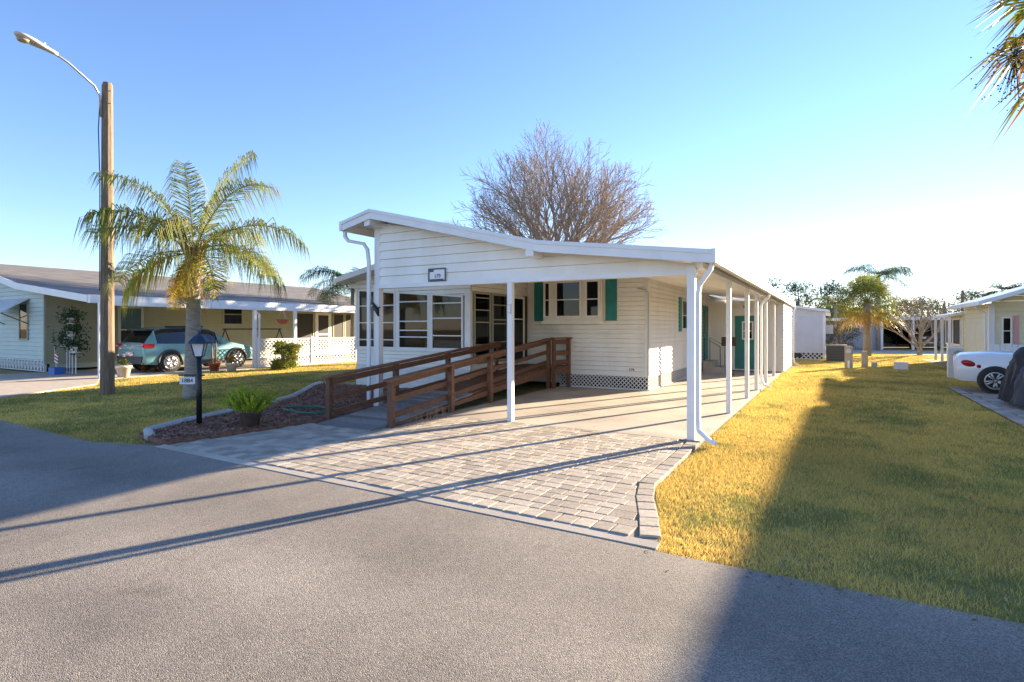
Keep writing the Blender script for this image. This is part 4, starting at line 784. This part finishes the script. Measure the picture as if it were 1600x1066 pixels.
aw=MB().hexa([(-28.2,8.5,2.15),(-25.95,8.5,2.15),(-25.95,9.34,2.68),(-28.2,9.34,2.68)],[(-28.2,8.5,2.19),(-25.95,8.5,2.19),(-25.95,9.34,2.72),(-28.2,9.34,2.72)]).build('awning','roof_metal',LH)
for x in (-28.1,-26.0): MB().bar((x,9.34,1.75),(x,8.52,2.15),.03,.03).build('awning_arm','black',aw)
d2=MB().box(XN,XN+.05,11.75,12.7,.3,2.5).build('door','green_siding',LH); MB().box(XN+.03,XN+.06,11.85,12.6,.35,1.5).build('dark_panel','dark',d2); MB().box(XN+.03,XN+.06,11.85,12.6,1.56,2.4).build('pane',mat('door_glass',(.05,.10,.11),.15),d2)
window(LH,'y',XN,16.2,17.2,1.75,2.7,1,'tan_siding','darkglass',(2.25,),.05,'inside')
for a0,a1 in ((20.3,21.5),(22.85,23.7),(23.75,24.6)): window(LH,'y',XN,a0,a1,.6,2.45,1,'tan_siding','screen',(),.07)
d3=MB().box(XN,XN+.05,21.6,22.7,.3,2.45).build('screen_door','white',LH); MB().box(XN+.03,XN+.06,21.8,22.5,.4,1.2).build('lower_panel','screen',d3); MB().box(XN+.03,XN+.06,21.8,22.5,1.3,2.3).build('upper_panel','screen',d3)
fe=thing('lattice_fence','white diagonal lattice fence closing the neighbouring carport','fence',(XE,17.4,0)); lattice(fe,'y',XE,14.65,19.95,.02,1.15,1,.13,.04)
for y in (14.62,17.3,19.98): MB().box(XE-.04,XE+.04,y-.04,y+.04,0,1.25).build('post','white',fe)
# neighbour's porch things
sw=thing('swing_frame','black metal swing frame behind the lattice fence','swing',(-23,16.5,0))
MB().tube([(-23.2,15.2,1.55),(-23.2,18.2,1.55)],.03,6).build('crossbar','black',sw)
for y in (15.3,18.1):
    for s in (-1,1): MB().tube([(-23.2,y,1.55),(-23.2+s*.5,y+s*.25,0)],.025,6).build('leg','black',sw)
def pot(u,v,r,h,m,label,d=None,plant=None,col=GR,ph=.5,n=120,nm='flower_pot',z0=0,cat='plant pot',parent=None):
    d=d or 880*CAMH/(v-512); x,y=px(u,d); o=thing(nm,label,cat,(x,y,z0)); MB().lathe([(r*.7,0),(r,h*.85),(r*1.1,h*.86),(r*1.1,h),(r*.9,h)],(x,y,z0),14).build('pot',m,o,True)
    T=[];K=[]
    for i in range(n):
        a=rng.uniform(0,6.28); e=rng.uniform(.1,1.3); l=ph*rng.uniform(.5,1); dd=Vector((math.cos(a)*math.cos(e),math.sin(a)*math.cos(e),math.sin(e))); p=Vector((x,y,z0+h)); w=dd.cross(Vector((0,0,1))).normalized()*.018; t=p+dd*l; m_=p+dd*l*.6+Vector((0,0,.05))
        c=tuple(q*rng.uniform(.6,1.4) for q in col); T+=[(p,m_-w,m_+w),(m_-w,t-Vector((0,0,l*.15)),m_+w)]; K+=[c]*2
    leafmesh(T,K).build('foliage','leaf',o); return o,x,y
o,x,y=pot(193,590,.22,.38,'potwhite','large pale urn of pink flowers by the carport post',col=(.10,.14,.04),ph=.35)
for i in range(14): 
    c=Vector((x+rng.uniform(-.1,.55),y+rng.uniform(-.3,.3),rng.uniform(.65,1.05))); MB().lathe([(.01,0),(.035,.02),(.05,.03),(.02,.04)],tuple(c),7).build('flower','pink',o)
o,x,y=pot(335,580,.2,.3,'terracotta','terracotta pot with tall bare stalks before the teal car',col=(.28,.18,.06),ph=.3,n=50)
for s in (-.1,.08): MB().tube([(x+s,y,.25),(x+s*1.5,y,.8),(x+s*1.3,y,1.15)],[.05,.035,.02],6).build('stalk','pole',o)
pot(362,580,.2,.3,'potwhite','white pot with drooping yellow-orange plant beside terracotta pot',col=(.35,.22,.04),ph=.5,n=70)
for u,v,lb_ in ((225,582,'low reddish dry plant beside the pale urn'),(243,581,'low reddish dry plant between pale urn and car wheel'),(262,581,'low reddish dry plant in front of the rear car wheel')): pot(u,v,.09,.1,'terracotta',lb_,col=(.34,.20,.05),ph=.32,n=80,nm='edge_plant',cat='plant')
for o in bpy.data.objects:
    if o.name.startswith('edge_plant'): o['group']='dry plants along the carport edge'
hb=thing('hanging_basket','brown hanging basket under the neighbouring carport eave','hanging basket',(*px(442,23.0),1.75)); hx,hy=px(442,23.0)
MB().lathe([(.10,0),(.24,.12),(.26,.2),(.22,.2)],(hx,hy,1.75),14).build('basket','terracotta',hb,True)
for a in (0,2.1,4.2): MB().tube([(hx+.24*math.cos(a),hy+.24*math.sin(a),1.95),(hx,hy,2.36)],.006,4).build('chain','metal',hb)
# plant stand
psx,psy=px(112,19.6); PS=thing('plant_stand','white tiered plant stand with leafy pots by sage wall','plant stand',(psx,psy,0))
for dx,z in ((-.35,.95),(-.15,1.25),(.05,1.75),(.3,.75)): MB().tube([(psx+dx,psy,.0),(psx+dx,psy,z)],.018,6).build('leg','white',PS); MB().lathe([(.16,0),(.16,.02)],(psx+dx,psy,z),10).build('shelf','white',PS)
for k,(dx,z,r) in enumerate(((-.35,.97,.13),(.05,1.77,.12),(.3,.77,.13),(.1,1.3,.13))):
    o=thing('plant_pot','white pot of trailing greenery on the plant stand, '+('lowest left tier','top tier','lowest right tier','middle tier')[k],'plant pot',(psx+dx,psy,z)); MB().lathe([(r*.7,0),(r,.16),(r,.18)],(psx+dx,psy-.02*k,z+.005),12).build('pot','potwhite',o); T=[];K=[]
    for i in range(260):
        c=Vector((psx+dx+rng.gauss(0,.2),psy+rng.gauss(0,.15),z+.2+rng.gauss(.05,.14))); u=Vector((rng.gauss(0,1),rng.gauss(0,1),rng.gauss(0,1))).normalized()*.07; T.append((c-u,c+u.orthogonal()*.5,c+u)); f=rng.uniform(.5,1.3); K.append((.035*f,.075*f,.025*f))
    leafmesh(T,K).build('foliage','leaf',o)
fx,fy=px(88,19.4); fl=thing('garden_flag','small striped flag in blue planter by the sage wall','flag',(fx,fy,0))
MB().box(fx-.2,fx+.25,fy-.15,fy+.15,0,.25).build('planter','blue',fl); MB().tube([(fx,fy,.2),(fx-.15,fy,.95)],.01,5).build('stick','white',fl)
for i in range(6): MB().hexa([(fx-.12+.0,fy-.01,.45+i*.055),(fx+.22,fy-.05,.38+i*.055),(fx+.22,fy-.04,.38+i*.055),(fx-.12,fy,.45+i*.055)],[(fx-.12,fy-.01,.5+i*.055),(fx+.22,fy-.05,.43+i*.055),(fx+.22,fy-.04,.43+i*.055),(fx-.12,fy,.5+i*.055)]).build('stripe','red' if i%2 else 'plate',fl)
T=[];K=[]
for i in range(900):
    if i<420: x,y=rng.uniform(-1.5,4),rng.uniform(4.0,26)
    elif i<460: x,y=rng.uniform(-1.2,3),4.05-abs(rng.gauss(0,.12))
    elif i<760: x,y=rng.uniform(-20,-9),rng.uniform(3.9,12)
    else: x,y=rng.uniform(-6,-1.7),rng.uniform(7,21)
    a=rng.uniform(0,6.28); l=rng.uniform(.008,.024); z=.026 if i>=760 else .03 if i<420 or 560<=i<760 else .004; c=Vector((x,y,z)); u=Vector((math.cos(a),math.sin(a),.1))*l; v=Vector((-math.sin(a),math.cos(a),rng.uniform(0,.4)))*l*.5
    T+=[(c-u,c+v,c+u),(c-u,c+u,c-v*.8)]; f=rng.uniform(.5,1.2); K+=[(.20*f,.11*f,.05*f)]*2
fo=leafmesh(T,K).build('fallen_leaves','leaf'); tag(fo,'scattered brown fallen leaves on lawn, slab and road edge','leaves',kind='stuff')
# power pole far right
pp=px(1504,60); tag(MB().tube([(*pp,0),(*pp,5.6)],.13,8).build('power_pole','pole',org=(*pp,0)),'distant thin power pole above the porch roof','pole')
